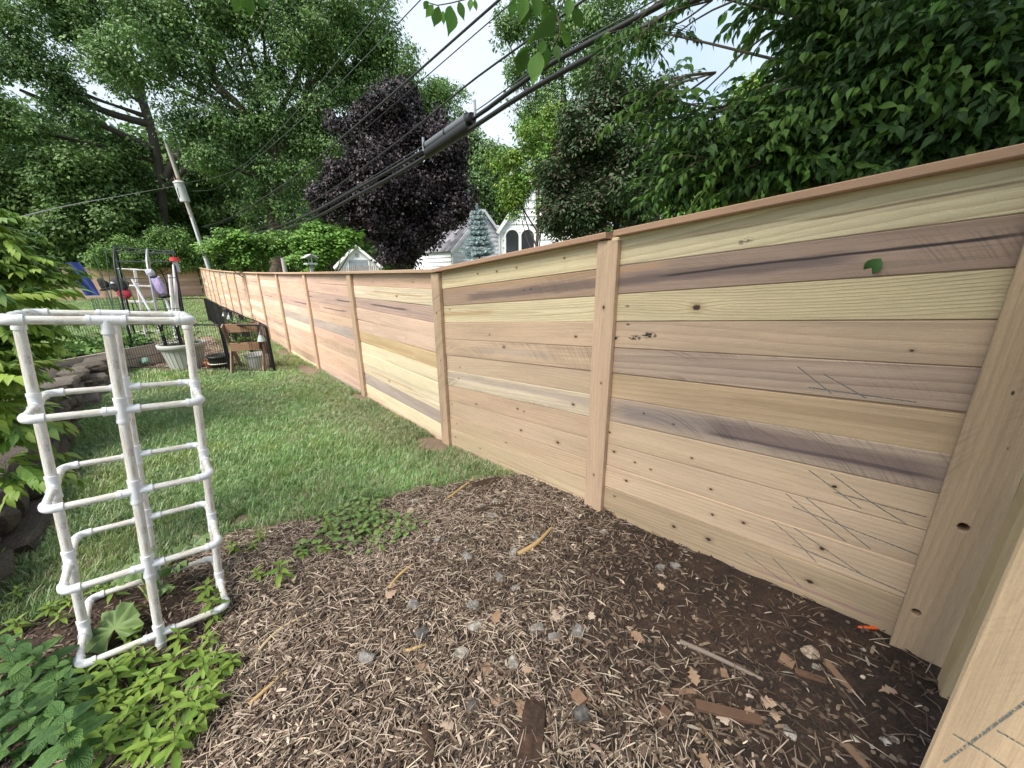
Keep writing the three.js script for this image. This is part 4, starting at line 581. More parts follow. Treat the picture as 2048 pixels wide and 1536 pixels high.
// ---------------------------------------------------------------- wood chip mulch
{
  const chip = (seed, L, w, t, bend) => { reseed(seed); const n = 3, pos = [], idx = []; for (let i = 0; i <= n; i++) { const u = i / n, k = (i === 0 || i === n) ? rr(0.35, 0.8) : rr(0.85, 1.1), y = bend * Math.sin(u * 3.1) + rr(-0.05, 0.05) * w, z = rr(-0.15, 0.15) * w; for (const [a, b] of [[-1, -1], [1, -1], [1, 1], [-1, 1]]) pos.push((u - 0.5) * L + rr(-0.1, 0.1) * w * a, y + b * t / 2 * k, z + a * w / 2 * k); }
    for (let i = 0; i < n; i++) for (let k = 0; k < 4; k++) { const a = i * 4 + k, b = i * 4 + (k + 1) % 4; idx.push(a, a + 4, b, b, a + 4, b + 4); } idx.push(0, 1, 2, 0, 2, 3, n * 4, n * 4 + 2, n * 4 + 1, n * 4, n * 4 + 3, n * 4 + 2);
    const g = new THREE.BufferGeometry(); g.setAttribute('position', new THREE.Float32BufferAttribute(pos, 3)); g.setIndex(idx); const h = g.toNonIndexed(); h.computeVertexNormals(); return h; };
  const pale = [[0.34, 0.265, 0.2], [0.41, 0.335, 0.265], [0.24, 0.18, 0.135], [0.31, 0.26, 0.215], [0.48, 0.395, 0.31]], darkc = [[0.05, 0.034, 0.024], [0.085, 0.058, 0.04], [0.13, 0.092, 0.066], [0.03, 0.022, 0.017], [0.17, 0.125, 0.09]];
  const cm = mat(0xffffff, 0.85);
  const lay = (label, geo, n, sd, pPale, s0, s1, lift) => {
    reseed(sd); const ms = [], cs = [];
    for (let i = 0, g = 0; i < n && g < n * 6; g++) {
      const x = rr(-0.2, 4.3), z = rr(-0.03, 3.2), e = x - bedEdge(z); if (e < -0.03 + 0.12 * rnd()) continue;
      // moist dark soil lies bare along the near end of the fence and under the trellis
      const wet = Math.max(smooth(1.25, 0.35, z - (x - 2.4) * 0.45 + 0.5 * (fbm(x * 2, z * 2, 0, 3) - 0.5)) * smooth(1.6, 2.5, x), smooth(2.0, 2.3, z) * smooth(1.7, 1.2, x));
      if (rnd() < wet * 0.78 || (x > 2.6 && z < 0.5 && rnd() < 0.5)) continue;
      const dk = fbm(x * 3 + 4, z * 3, 0, 3), pale_ = rnd() < pPale * (1 - 0.75 * wet) * (0.45 + 1.1 * dk);
      ms.push(M4(V(x, gy(x, z) + 0.03 * smooth(-0.12, 0.14, e) + 0.03 * (fbm(x * 7, z * 7, 0, 4) - 0.5) + rr(0.0, lift), z), rr(-0.3, 0.3), rnd() * 6.283, rr(-0.22, 0.22), V(rr(s0, s1), rr(0.8, 1.2), rr(0.7, 1.4)))); cs.push(mixCol(pale_ ? pale : darkc)); i++;
    }
    const m = stuff('wood_mulch', geo, cm, ms, cs, scene); tag(m, label, 'mulch');
  };
  lay('shredded wood mulch of short splinters covering the bed', chip(1, 0.034, 0.0032, 0.0022, 0.001), 42000, 5, 0.48, 0.5, 1.5, 0.012);
  lay('long thin straw coloured splinters strewn over the mulch', chip(2, 0.066, 0.0026, 0.002, 0.004), 15000, 6, 0.62, 0.6, 1.6, 0.016);
  lay('broad flat wood chips lying in the mulch', chip(3, 0.035, 0.009, 0.003, 0.002), 8000, 7, 0.2, 0.6, 1.5, 0.01);
  lay('fine dark bark crumbs between the wood chips', chip(4, 0.014, 0.009, 0.007, 0), 34000, 8, 0.05, 0.6, 1.6, 0.006);
}
const top = (x, z) => gy(x, z) + 0.022 + 0.03 * (fbm(x * 7, z * 7, 0, 4) - 0.5);
// stones in the mulch
{
  const S = [[1.925,1.637,0.036,0],[1.797,1.349,0.031,0],[2.012,1.134,0.031,0],[2.133,1.211,0.034,0],[2.331,1.01,0.036,0],[2.422,0.984,0.03,0],[2.481,0.891,0.033,0],[1.984,1.404,0.031,1],[2.199,1.326,0.031,0],[2.393,1.205,0.033,0],[1.707,0.954,0.034,0],[1.876,0.743,0.031,0],[1.867,0.553,0.032,0],[1.417,0.985,0.029,0],[0.858,0.849,0.032,0],[1.481,0.584,0.032,0],[1.304,0.55,0.03,0],[1.334,0.447,0.028,0],[1.968,0.924,0.029,0],[2.084,0.915,0.024,0],[1.942,1.011,0.022,1],[2.407,1.416,0.027,1],[2.712,1.161,0.03,1],[2.331,1.293,0.026,2],[2.459,1.348,0.023,2],[2.132,0.21,0.026,0],[2.532,0.266,0.027,0],[2.586,0.201,0.025,0],[1.454,0.284,0.023,0],[2.394,1.665,0.014,0],[3.22,0.717,0.02,0],[3.365,0.584,0.013,3],[3.406,0.575,0.012,3],[3.43,0.537,0.014,3],[3.451,0.506,0.014,3],[3.049,0.845,0.009,3],[3.143,-0.035,0.027,2],[3.197,0.33,0.032,4],[3.227,0.391,0.014,0],[3.335,0.162,0.012,3]];
  const kinds = ['rounded grey stone lying in the wood mulch', 'dark wet stone half sunk in the mulch', 'brown clod like stone in the mulch', 'small whitish pebble on the bare soil by the return plank', 'pale round stump slice on the dark soil by the fence'], cats = ['stone', 'stone', 'stone', 'pebble', 'stump'], groups = ['grey stones in the mulch', 'dark stones in the mulch', 'brown stones in the mulch', 'white pebbles on the soil', undefined];
  const cm = [[mat(lin(0.5, 0.51, 0.53), 0.9, { map: stoneTex, bumpMap: stoneTex, bumpScale: 0.006 }), mat(lin(0.66, 0.64, 0.62), 0.9, { map: stoneTex, bumpMap: stoneTex, bumpScale: 0.006 })], [mat(lin(0.2, 0.2, 0.21), 0.6, { map: stoneTex })], [mat(lin(0.6, 0.42, 0.3), 0.95, { map: stoneTex })], [mat(lin(1, 0.97, 0.9), 0.9, { map: stoneTex })], [mat(lin(0.9, 0.75, 0.62), 0.95, { map: stoneTex })]];
  S.forEach(([x, z, r, k], i) => { reseed(i + 3); const m = solo(k === 3 ? 'pebble' : k === 4 ? 'stump_slice' : 'stone', rock(r * 2.1, r * rr(1.1, 1.5), r * rr(1.4, 1.9), i + 60, k === 4 ? 0.1 : 0.4, 2, 0.32), pick(cm[k]), kinds[k], cats[k], groups[k]); m.position.set(x, top(x, z) - r * 0.4, z); m.rotation.y = rnd() * 6; m.castShadow = true; });
}
// off-cuts, bark, sticks and dead leaves on the mulch
{
  const cut = woodMat({ s: 701, base: [136, 98, 68], ring: [92, 62, 42], len: 0.2, wid: 0.05, pitch: 0.006, W: 256, H: 64 }), cutDark = woodMat({ s: 702, base: [104, 68, 44], ring: [64, 40, 28], len: 0.2, wid: 0.05, pitch: 0.006, W: 256, H: 64 }), barkM = mat(lin(0.5, 0.36, 0.3), 0.95, { map: barkTex, bumpMap: barkTex, bumpScale: 0.02 });
  const flat = (name, label, a, b, w, t, m, cat) => { const y = Math.max(top(a[0], a[1]), top(b[0], b[1])) + t * 0.1; solo(name, bar([a[0], y, a[1]], [b[0], y + 0.004, b[1]], w, t), m, label, cat); };
  flat('wood_offcut', 'long reddish brown offcut on the dark soil beside dry leaves', [2.973, 0.852], [3.147, 0.74], 0.034, 0.017, cutDark, 'offcut');
  flat('wood_offcut', 'orange brown offcut strip pointing at the return plank', [3.247, 0.339], [3.335, 0.418], 0.026, 0.014, cut, 'offcut');
  flat('wood_offcut', 'brown offcut strip beside the pale stump slice', [3.175, 0.465], [3.263, 0.429], 0.024, 0.012, cutDark, 'offcut');
  flat('wood_offcut', 'short light offcut bar with a frayed end', [2.888, 0.855], [2.95, 0.792], 0.018, 0.018, cut, 'offcut');
  flat('wood_offcut', 'olive brown offcut strip under a dry leaf stalk', [3.0, 0.9], [3.08, 0.915], 0.022, 0.01, mat(lin(0.16, 0.11, 0.05), 0.8), 'offcut');
  flat('wood_offcut', 'orange offcut at the foot of the return plank', [3.35, 0.63], [3.41, 0.67], 0.022, 0.014, cut, 'offcut');
  for (const [x, z, s, lb, m] of [[2.669, 1.124, 0.04, 'square cut wooden block with a pale end beside the dark stone', cut], [2.91, 0.952, 0.034, 'small square wooden block lying on the chips', cutDark], [3.143, 0.442, 0.036, 'orange wooden cube next to the stump slice', cut], [2.994, 0.647, 0.024, 'small wood block with a yellow end under the grey stick', cut]]) { const b = solo('wood_block', bevelBox(s * 1.3, s, s, 0.002), m, lb, 'block'); b.position.set(x, top(x, z) + s * 0.22, z); b.rotation.set(0.1, x * 7, 0.12); }
  const slab = (label, a, b, w, cat = 'bark') => { const A = V(a[0], top(...a), a[1]), B = V(b[0], top(...b), b[1]), L = A.distanceTo(B), g = rock(L, 0.03, w, L * 31, 0.55, 3, 0.3), m = solo('bark_piece', g, barkM, label, cat); m.position.copy(A.clone().add(B).multiplyScalar(0.5)).y -= 0.002; m.rotation.y = -Math.atan2(b[1] - a[1], b[0] - a[0]); };
  slab('large dark bark slab lying in the mulch', [2.56, 1.24], [2.72, 1.45], 0.085); slab('narrow strip of bark among the pale chips', [2.345, 1.585], [2.47, 1.628], 0.036); slab('reddish bark slab near the wide fence post', [1.336, 0.648], [1.443, 0.408], 0.05); slab('old root bark against the lawn edge near the fence', [1.02, 0.42], [1.1, 0.16], 0.07);
  const stick = (label, pts, r, m, name = 'stick') => solo(name, limb(pts.map(([x, z], i) => [x, top(x, z) + r * 0.8 + (i % 2) * r * 0.8, z]), r, r * 0.6, 7, 0.25), m, label, 'stick');
  const grey = mat(lin(0.2, 0.16, 0.13), 0.9), tanS = mat(lin(0.4, 0.27, 0.12), 0.8), dk = mat(lin(0.1, 0.07, 0.05), 0.9), straw = mat(lin(0.45, 0.36, 0.22), 0.85);
  stick('curved yellow peeled stick near the wide fence post', [[1.907, 0.739], [1.922, 0.6], [1.871, 0.405]], 0.016, tanS);
  stick('split yellow stick in the pale mulch', [[1.59, 1.39], [1.55, 1.3], [1.518, 1.205]], 0.011, tanS);
  stick('amber splinter stick beside the dark stone', [[1.999, 1.508], [2.03, 1.46], [2.043, 1.405]], 0.009, tanS);
  stick('long grey broken branch on the dark soil', [[2.814, 0.628], [2.931, 0.607], [3.104, 0.574]], 0.011, grey);
  stick('straight pale twig crossing the orange offcut', [[3.231, 0.362], [3.29, 0.44], [3.352, 0.515]], 0.003, straw);
  stick('brown twig running towards the white pebbles', [[3.258, 0.391], [3.33, 0.45], [3.39, 0.507]], 0.005, dk);
  stick('thin straw stalk at the bottom of the mulch', [[2.861, 1.029], [2.92, 1.06], [2.972, 1.083]], 0.003, straw);
  stick('dark thin branch crossing the middle of the mulch', [[2.014, 0.837], [2.189, 0.71], [2.298, 0.637]], 0.006, dk);
  stick('reddish brown twig beside the stone row', [[2.535, 0.992], [2.675, 1.024], [2.795, 1.079]], 0.007, mat(lin(0.14, 0.08, 0.06), 0.8));
  stick('forked twig standing against the wooden block', [[2.7, 1.31], [2.685, 1.23], [2.661, 1.156]], 0.005, dk);
  stick('pale root snaking beside the seedlings', [[1.601, 2.063], [1.464, 1.888], [1.467, 1.696]], 0.01, straw);
  stick('orange brown broken stick beside the seedlings', [[1.783, 2.05], [1.758, 1.978], [1.719, 1.897]], 0.011, tanS);
  stick('gnarled root along the lawn edge by the fence', [[1.036, 0.713], [0.97, 0.5], [0.9, 0.313]], 0.012, tanS);
  stick('brown root lying across the lawn corner', [[1.15, 0.5], [1.1, 0.3], [1.0, 0.159]], 0.013, dk);
  stick('bleached gnarled stick beside the trellis foot', [[0.1, 2.16], [0.278, 2.091], [0.517, 2.04]], 0.014, mat(lin(0.34, 0.26, 0.2), 0.9));
  const lg = [0, 1, 2].map((i) => leaf(0.085, 0.062, { n: 9, fold: 0.3 - 0.2 * i, curl: 0.25 + 0.2 * i, lobe: 0.45, wave: 0.06 })), lm = [[0.34, 0.24, 0.17], [0.26, 0.17, 0.11], [0.42, 0.33, 0.26]].map((c) => mat(lin(...c), 0.85, { side: THREE.DoubleSide }));
  [[2.642,0.738],[2.469,1.172],[2.428,1.522],[2.102,1.478],[1.668,1.435],[2.32,0.886],[1.59,0.949],[2.583,0.395],[2.641,0.735],[3.091,0.735],[3.167,0.656],[3.075,0.838],[3.042,0.986],[3.439,0.31],[3.297,0.171],[2.946,0.777],[3.184,0.719],[2.451,0.768],[2.522,1.278],[2.789,0.478],[0.932,0.919],[2.193,1.142]].forEach(([x, z], i) => { reseed(i * 17 + 1); const m = solo('dry_leaf', lg[i % 3], lm[(i * 2 + 1) % 3], 'curled dry oak leaf lying on the mulch', 'leaf', 'dry oak leaves on the mulch'); m.position.set(x, top(x, z) + 0.02, z); m.rotation.set(rr(-0.3, 0.3), rnd() * 6.3, rr(-0.1, 0.3)); m.scale.setScalar(rr(0.6, 1)); });
}
// ---------------------------------------------------------------- bed plants
{
  const lm = [[0.19, 0.3, 0.05], [0.15, 0.26, 0.045], [0.24, 0.36, 0.065]].map((c) => new THREE.MeshPhysicalMaterial({ color: lin(...c), roughness: 0.6, specularIntensity: 0.4, transmission: 0.35, thickness: 0, side: THREE.DoubleSide })), stem = mat(lin(0.16, 0.14, 0.07), 0.7);
  const sg = [leaf(0.075, 0.024, { n: 5, fold: 0.3, curl: 0.25 }), leaf(0.06, 0.022, { n: 5, fold: 0.25, curl: 0.45 })], protos = [];
  for (let k = 0; k < 4; k++) {
    reseed(810 + k); const t = new THREE.Group(), H = [0.09, 0.13, 0.07, 0.11][k]; part('stem', limb([[0, -0.03, 0], [0.004, H * 0.5, 0.003], [0, H, 0]], 0.003, 0.0018, 5), stem, t);
    const n = 11; for (let i = 0; i < n; i++) { const a = i * 2.4 + k, y = H * lerp(0.45, 1, i / n), el = lerp(-0.25, 0.75, i / n), f = part('leaf', sg[i % 2], lm[(i + k) % 3], t); f.applyMatrix4(M4(V(0, y, 0), rr(-0.2, 0.2), a, el, lerp(1.15, 0.6, i / n))); }
    protos.push(t);
  }
  [[0.49,2.873],[0.601,2.69],[0.417,2.779],[0.443,2.705],[0.492,2.574],[0.561,2.506],[0.913,2.129],[1.163,2.122],[0.54,1.963],[0.53,1.825],[0.598,1.884],[0.955,1.888],[0.943,1.653],[0.753,1.464],[0.98,1.55],[1.083,1.804],[1.212,2.251],[1.335,2.127],[1.392,2.194],[1.474,2.111],[1.267,2.354],[1.248,2.406],[1.221,2.457],[1.405,2.333],[1.395,2.248],[1.519,2.175],[1.547,2.105],[1.397,2.371],[1.459,2.299],[1.623,2.152],[1.422,2.406],[1.402,2.463],[1.519,2.371],[1.542,2.409],[1.612,2.338],[1.651,2.272],[1.655,2.215],[1.698,2.152],[1.482,2.48],[1.608,2.423],[1.673,2.364],[1.729,2.306],[1.774,2.258],[1.567,2.49],[1.77,2.324],[1.826,2.273],[1.707,2.39],[1.668,2.445],[1.766,2.213],[1.734,2.186],[1.365,2.511],[1.305,2.486],[1.204,2.527],[1.305,2.435],[-0.495,3.058],[0.117,2.938],[0.213,2.963],[-0.427,3.076],[0.802,2.462],[1.113,2.112],[1.006,2.43],[0.871,2.495],[1.552,2.282],[1.556,2.075]].forEach(([x, z], i) => { reseed(i * 7 + 2); const t = protos[i % 4].clone(); t.name = numbered('seedling'); const s = rr(0.75, 1.3) * (x < 0.75 ? 0.9 : 1); t.position.set(x, gy(x, z) + 0.015, z); t.rotation.set(rr(-0.15, 0.15), rnd() * 6.3, rr(-0.15, 0.15)); t.scale.setScalar(s); scene.add(t); tag(t, 'small seedling with a whorl of light green pointed leaves in the bed by the trellis', 'seedling', 'seedlings in the bed round the trellis'); });
  // mint in the near corner
  const mm = [[0.1, 0.21, 0.06], [0.12, 0.24, 0.065], [0.075, 0.165, 0.05]].map((c) => { const t = tex(64, 64, (u, v) => { const q = Math.abs(v - 0.5), vein = Math.min(q, Math.abs(((u - q * 1.1) * 7) % 1 - 0.5) * 0.2); const k = 0.82 + 0.25 * smooth(0, 0.03, vein) + 0.2 * (noise(u * 20, v * 20) - 0.5); return [255 * k * 0.9, 255 * k * 0.9, 255 * k * 0.9]; }); return new THREE.MeshPhysicalMaterial({ color: lin(...c), map: t, bumpMap: t, bumpScale: 0.004, roughness: 0.7, specularIntensity: 0.3, transmission: 0.3, thickness: 0, side: THREE.DoubleSide }); });
  const mg = [leaf(0.095, 0.058, { n: 8, fold: 0.22, curl: 0.35, tip: 0.9, wave: 0.03, lobe: 0.06 }), leaf(0.08, 0.05, { n: 8, fold: 0.3, curl: 0.2, tip: 0.9, lobe: 0.06 })], mstem = mat(lin(0.15, 0.22, 0.08), 0.6), mp = [];
  for (let k = 0; k < 3; k++) { reseed(850 + k); const t = new THREE.Group(), H = [0.22, 0.28, 0.18][k]; part('stem', limb([[0, -0.04, 0], [0.01, H * 0.5, 0.008], [0.02, H, 0]], 0.004, 0.0025, 5), mstem, t); const n = 6; for (let i = 0; i < n; i++) for (const s of [0, Math.PI]) { const f = part('leaf', mg[i % 2], mm[(i + k) % 3], t); f.applyMatrix4(M4(V(0.02 * i / n, H * lerp(0.3, 1, i / (n - 1)), 0), rr(-0.2, 0.2), i * 1.57 + s + k, lerp(-0.1, 0.5, i / n), lerp(1.15, 0.55, i / n))); } mp.push(t); }
  [[1.081,2.64],[1.072,2.743],[1.331,2.635],[1.258,2.752],[0.977,2.809],[1.206,2.701],[1.338,2.566],[1.634,2.516],[1.16,2.623],[1.42,2.703],[1.47,2.613],[1.481,2.548]].forEach(([x, z], i) => { reseed(i * 5 + 9); const t = mp[i % 3].clone(); t.name = numbered('mint_plant'); t.position.set(x, gy(x, z) + 0.01, z); t.rotation.set(rr(-0.2, 0.2), rnd() * 6.3, rr(-0.25, 0.25)); t.scale.setScalar(rr(0.9, 1.25)); scene.add(t); tag(t, 'dark green mint plant with broad crinkled leaves in the near corner of the bed', 'mint', 'mint plants in the corner of the bed'); });
  // squash under the trellis
  const sq = thing('squash_plant', 'young squash plant with big round lobed leaves growing inside the pipe trellis', 'plant', [0.74, gy(0.74, 2.36), 2.36]), sm = new THREE.MeshPhysicalMaterial({ color: lin(0.17, 0.27, 0.085), roughness: 0.7, transmission: 0.3, thickness: 0, side: THREE.DoubleSide }), ss = mat(lin(0.27, 0.32, 0.1), 0.6);
  const round = (R, seed) => { const n = 28, pos = [0, -0.02, 0], idx = [], uv = [0.5, 0.5]; for (const q of [0.5, 1]) for (let i = 0; i <= n; i++) { const a = (i / n) * 5.9 + 0.19, r = R * q * (1 + 0.10 * Math.sin(a * 5 + seed) + 0.04 * Math.sin(a * 17)); pos.push(Math.cos(a) * r, 0.18 * R * (q * q) * Math.sin(a * 2 + seed) - 0.1 * R * q + 0.02 * Math.sin(a * 9), Math.sin(a) * r); uv.push(0.5, 0.5); } for (let i = 0; i < n; i++) { idx.push(0, i + 2, i + 1, i + 1, i + 2, n + 2 + i, i + 2, n + 3 + i, n + 2 + i); } const g = new THREE.BufferGeometry(); g.setAttribute('position', new THREE.Float32BufferAttribute(pos, 3)); g.setAttribute('uv', new THREE.Float32BufferAttribute(uv, 2)); g.setIndex(idx); g.computeVertexNormals(); return g; };
  [[0.22, 0.13, 0.12, 0.105, 0.3], [-0.02, 0.27, 0.02, 0.095, 0.1], [-0.06, 0.25, -0.22, 0.09, -0.1], [0.0, 0.18, -0.12, 0.06, 0.2], [0.1, 0.16, -0.06, 0.055, -0.2], [-0.14, 0.14, 0.08, 0.06, 0.2]].forEach(([x, y, z, R, tl], i) => { const l = part('leaf', round(R, i * 1.7), sm, sq); l.position.set(x, y, z); l.rotation.set(tl, i * 1.9, 0.35 * (i % 2 ? 1 : -1)); part('stalk', limb([[0, -0.02, 0], [x * 0.4, y * 0.75, z * 0.4], [x, y - 0.02, z]], 0.007, 0.004, 6), ss, sq); });
  // low weeds at the lawn corner
  const wl = leaf(0.034, 0.028, { n: 5, fold: 0.2, curl: 0.3, tip: 0.8 }), wm = [[0.16, 0.27, 0.06], [0.2, 0.32, 0.07], [0.12, 0.22, 0.05]].map((c) => new THREE.MeshPhysicalMaterial({ color: lin(...c), roughness: 0.55, transmission: 0.35, thickness: 0, side: THREE.DoubleSide })), wp = new THREE.Group(); reseed(870);
  part('stem', merged([0, 1, 2, 3, 4].map((i) => limb([[0, -0.02, 0], [Math.cos(i * 1.3) * 0.03, 0.04, Math.sin(i * 1.3) * 0.03], [Math.cos(i * 1.3) * 0.07, 0.07, Math.sin(i * 1.3) * 0.07]], 0.002, 0.001, 4))), mstem, wp);
  for (let i = 0; i < 16; i++) { const a = i * 1.3, r = 0.02 + 0.07 * ((i * 0.37) % 1), f = part('leaf', wl, wm[i % 3], wp); f.applyMatrix4(M4(V(Math.cos(a) * r, 0.025 + rr(0, 0.06), Math.sin(a) * r), rr(-0.3, 0.3), -a + rr(-0.6, 0.6), rr(-0.2, 0.5), rr(0.7, 1.2))); }
  [[0.677,1.289],[0.712,1.171],[0.944,1.172],[0.877,1.39],[0.612,1.392],[1.01,1.303],[1.029,1.135],[1.19,1.102],[0.862,1.514],[1.043,1.413],[0.541,1.086],[1.162,1.051],[1.193,1.275],[0.875,1.638],[0.75,1.24],[0.82,1.3],[0.7,1.22],[0.9,1.25],[0.78,1.16],[0.86,1.2],[0.66,1.34],[0.97,1.24]].forEach(([x, z], i) => { reseed(i * 3 + 8); const t = wp.clone(); t.name = numbered('ground_weed'); t.position.set(x, gy(x, z) + 0.02, z); t.rotation.y = rnd() * 6.3; t.scale.setScalar(rr(0.8, 1.4)); scene.add(t); tag(t, 'low round leaved weed at the corner between lawn and mulch', 'weed', 'weeds at the lawn corner'); });
}
// ---------------------------------------------------------------- overhead lines
{
  const t = thing('utility_pole', 'leaning grey utility pole with transformer can behind the far fence end', 'utility pole', [-28.62, 0.3, -0.52]), o = t.position, rel = (p) => [p[0] - o.x, p[1] - o.y, p[2] - o.z];
  const wood = mat(lin(0.38, 0.36, 0.34), 0.9), steel = mat(lin(0.6, 0.62, 0.65), 0.5, { metalness: 0.2 }), rust = mat(lin(0.3, 0.2, 0.13), 0.9);
  part('pole', limb([rel([-28.62, 0.2, -0.55]), rel([-28.64, 3.5, -0.3]), rel([-28.66, 6, -0.07]), rel([-28.68, 8.95, 0.2])], 0.125, 0.1, 12, 0.03), wood, t);
  part('conduit', cyl(rel([-28.42, 0.6, -0.5]), rel([-28.44, 5.0, -0.12]), 0.085, 0.07, 12), steel, t);
  const can = part('transformer', new THREE.LatheGeometry([[0, 0], [0.22, 0], [0.25, 0.03], [0.25, 1.0], [0.28, 1.02], [0.28, 1.07], [0.1, 1.16], [0, 1.17]].map((p) => new THREE.Vector2(...p)), 20), mat(lin(0.5, 0.52, 0.55), 0.5), t); can.position.set(...rel([-28.3, 5.85, 0.0])); can.rotation.x = 0.1;
  for (let k = 0; k < 3; k++) part('bushing', new THREE.CylinderGeometry(0.03, 0.045, 0.16, 8), rust, can).position.set(Math.cos(k * 2) * 0.13, 1.2, Math.sin(k * 2) * 0.13);
  part('lead_wire', merged([limb([rel([-28.2, 7.0, 0.1]), rel([-28.1, 6.5, 0.25]), rel([-28.2, 5.9, 0.2]), rel([-28.5, 5.3, 0.1])], 0.015, 0.015, 5, 0), limb([rel([-28.3, 6.2, 0.25]), rel([-28.2, 5.7, 0.4]), rel([-28.55, 5.1, -0.1])], 0.015, 0.015, 5, 0)]), mat(0x1c1c1e, 0.6), t);
  part('insulator', cyl(rel([-28.7, 8.9, 0.25]), rel([-28.72, 9.3, 0.32]), 0.03, 0.02, 8), mat(lin(0.5, 0.5, 0.52), 0.3), t);
  const t2 = thing('utility_pole', 'short far utility pole rising behind the bright young trees', 'utility pole', [-15.2, 0, -1.9]); part('pole', limb([[0, 0, 0], [0, 1.7, 0], [0.02, 3.35, 0]], 0.09, 0.08, 8, 0.03), wood, t2); part('cross_arm', new THREE.BoxGeometry(0.08, 0.08, 0.5), wood, t2).position.y = 3.1;
}
function wire(name, label, pts, r, color = 0x17181a, cat = 'cable') { const c = new THREE.CatmullRomCurve3(pts.map((p) => V(...p))); return solo(name, new THREE.TubeGeometry(c, 90, r, 8), mat(color, 0.5), label, cat); }
wire('overhead_cable', 'thick black overhead cable carrying the splice case, upper of the pair', [[12, 5.3, -3], [5, 4.65, -2.6], [0.83, 4.36, -2.34], [-0.89, 4.29, -2.24], [-2.1, 4.1, -2.17], [-4.56, 3.83, -2.02], [-7, 3.65, -1.88], [-9.9, 3.45, -1.71], [-15.75, 3.33, -1.36], [-24.1, 3.57, -0.86], [-28.5, 3.9, -0.5]], 0.031);
wire('overhead_cable', 'thick black overhead cable, lower of the pair along the wires', [[12, 5.1, -3], [5, 4.5, -2.6], [0.8, 4.22, -2.3], [-1.07, 4.1, -2.2], [-2.35, 3.93, -2.12], [-4.58, 3.69, -2.0], [-7.04, 3.5, -1.86], [-9.97, 3.29, -1.7], [-15.8, 3.22, -1.36], [-24, 3.4, -0.86], [-28.5, 3.6, -0.5]], 0.034);
wire('overhead_wire', 'thin steel strand running just above the thick cables', [[12, 5.38, -3.02], [5, 4.73, -2.62], [0.83, 4.44, -2.36], [-0.89, 4.36, -2.26], [-2.1, 4.19, -2.19], [-3.8, 3.99, -2.08], [-7, 3.71, -1.9], [-9.9, 3.5, -1.73], [-15.75, 3.37, -1.38], [-28.5, 3.95, -0.52]], 0.008, 0x3a3d40, 'wire');
wire('overhead_wire', 'bundled twin wires crossing the sky gap', [[8, 6.3, -2.8], [2, 5.6, -2.4], [-1.62, 5.31, -2.19], [-3.48, 5.15, -2.09], [-6.61, 4.87, -1.9], [-10.2, 4.6, -1.69], [-14.9, 4.43, -1.41], [-21.8, 4.33, -1], [-28.5, 4.5, -0.5]], 0.018, 0x26282b, 'wire');
wire('overhead_wire', 'thin wire hugging the bundled twin wires', [[8, 6.25, -2.9], [2, 5.56, -2.5], [-1.62, 5.25, -2.29], [-3.48, 5.07, -2.19], [-6.61, 4.76, -2.0], [-10.2, 4.5, -1.79], [-21.8, 4.3, -1.1], [-28.5, 4.45, -0.6]], 0.008, 0x26282b, 'wire');
wire('overhead_wire', 'single dark wire between the twin wires and the thick cables', [[8, 5.6, -2.9], [2, 5.0, -2.45], [-1.25, 4.67, -2.22], [-2.31, 4.56, -2.15], [-4.48, 4.25, -2.03], [-8.94, 3.78, -1.76], [-14.18, 3.49, -1.45], [-22.6, 3.68, -0.96], [-28.5, 4, -0.5]], 0.014, 0x202224, 'wire');
wire('overhead_wire', 'thin high wire crossing the shade tree crown, lower one', [[6, 8.3, -4.4], [-1, 7.7, -3.7], [-5.49, 7.28, -3.28], [-7.69, 7.06, -3.06], [-10.88, 6.79, -2.75], [-17.15, 6.49, -2.13], [-26.8, 6.43, -1.17], [-28.6, 6.5, -0.2]], 0.011, 0x3c4a44, 'wire');
wire('overhead_wire', 'thin high wire crossing the shade tree crown, upper one', [[6, 9.2, -4.4], [-2, 8.3, -3.6], [-6.61, 7.71, -3.17], [-8.96, 7.46, -2.93], [-12.42, 7.03, -2.59], [-21.1, 6.56, -1.74], [-28.6, 6.9, -0.1]], 0.011, 0x3c4a44, 'wire');
wire('overhead_wire', 'topmost thin wire reaching the head of the leaning pole', [[4, 12.8, -4.6], [-4, 11.4, -3.6], [-12, 10, -2.5], [-20, 9.2, -1.3], [-28.6, 9.2, 0.2]], 0.011, 0x46544e, 'wire');
wire('service_wire', 'pale service drop wire running from the transformer towards the shrub', [[-28.2, 6.75, 0.05], [-14.72, 4.18, 2.31], [-7.68, 3.01, 2.95], [-4.16, 2.45, 3.1]], 0.008, 0x8a8f8c, 'wire');
{
  const A = V(-3.62, 3.93, -2.06), B = V(-2.3, 4.1, -2.14), t = thing('splice_case', 'grey and black cable splice case hanging on the thick overhead cables', 'splice case', [A.x, A.y, A.z]), d = B.clone().sub(A), at = (k, dy = 0) => d.clone().multiplyScalar(k).add(V(0, dy, 0));
  part('shell', cyl(at(0.04, 0.02), at(0.94, 0.02), 0.066, 0.07, 18), mat(lin(0.1, 0.11, 0.13), 0.45), t); part('lower_shell', cyl(at(0.06, -0.1), at(0.98, -0.1), 0.085, 0.095, 16), mat(0x17181a, 0.5), t);
  for (const k of [0.04, 0.5, 0.93]) part('band', cyl(at(k, 0.02), at(k + 0.025, 0.02), 0.075, 0.075, 18), mat(0x1a1b1d, 0.5), t);
  part('end_cap', cyl(at(0.95, -0.02), at(1.03, -0.02), 0.09, 0.08, 16), mat(0x141416, 0.5), t); for (const k of [-0.03, 1.08]) part('hanger', new THREE.BoxGeometry(0.03, 0.22, 0.03), mat(lin(0.45, 0.45, 0.47), 0.4, { metalness: 0.7 }), t).position.copy(at(k, 0.08));
}
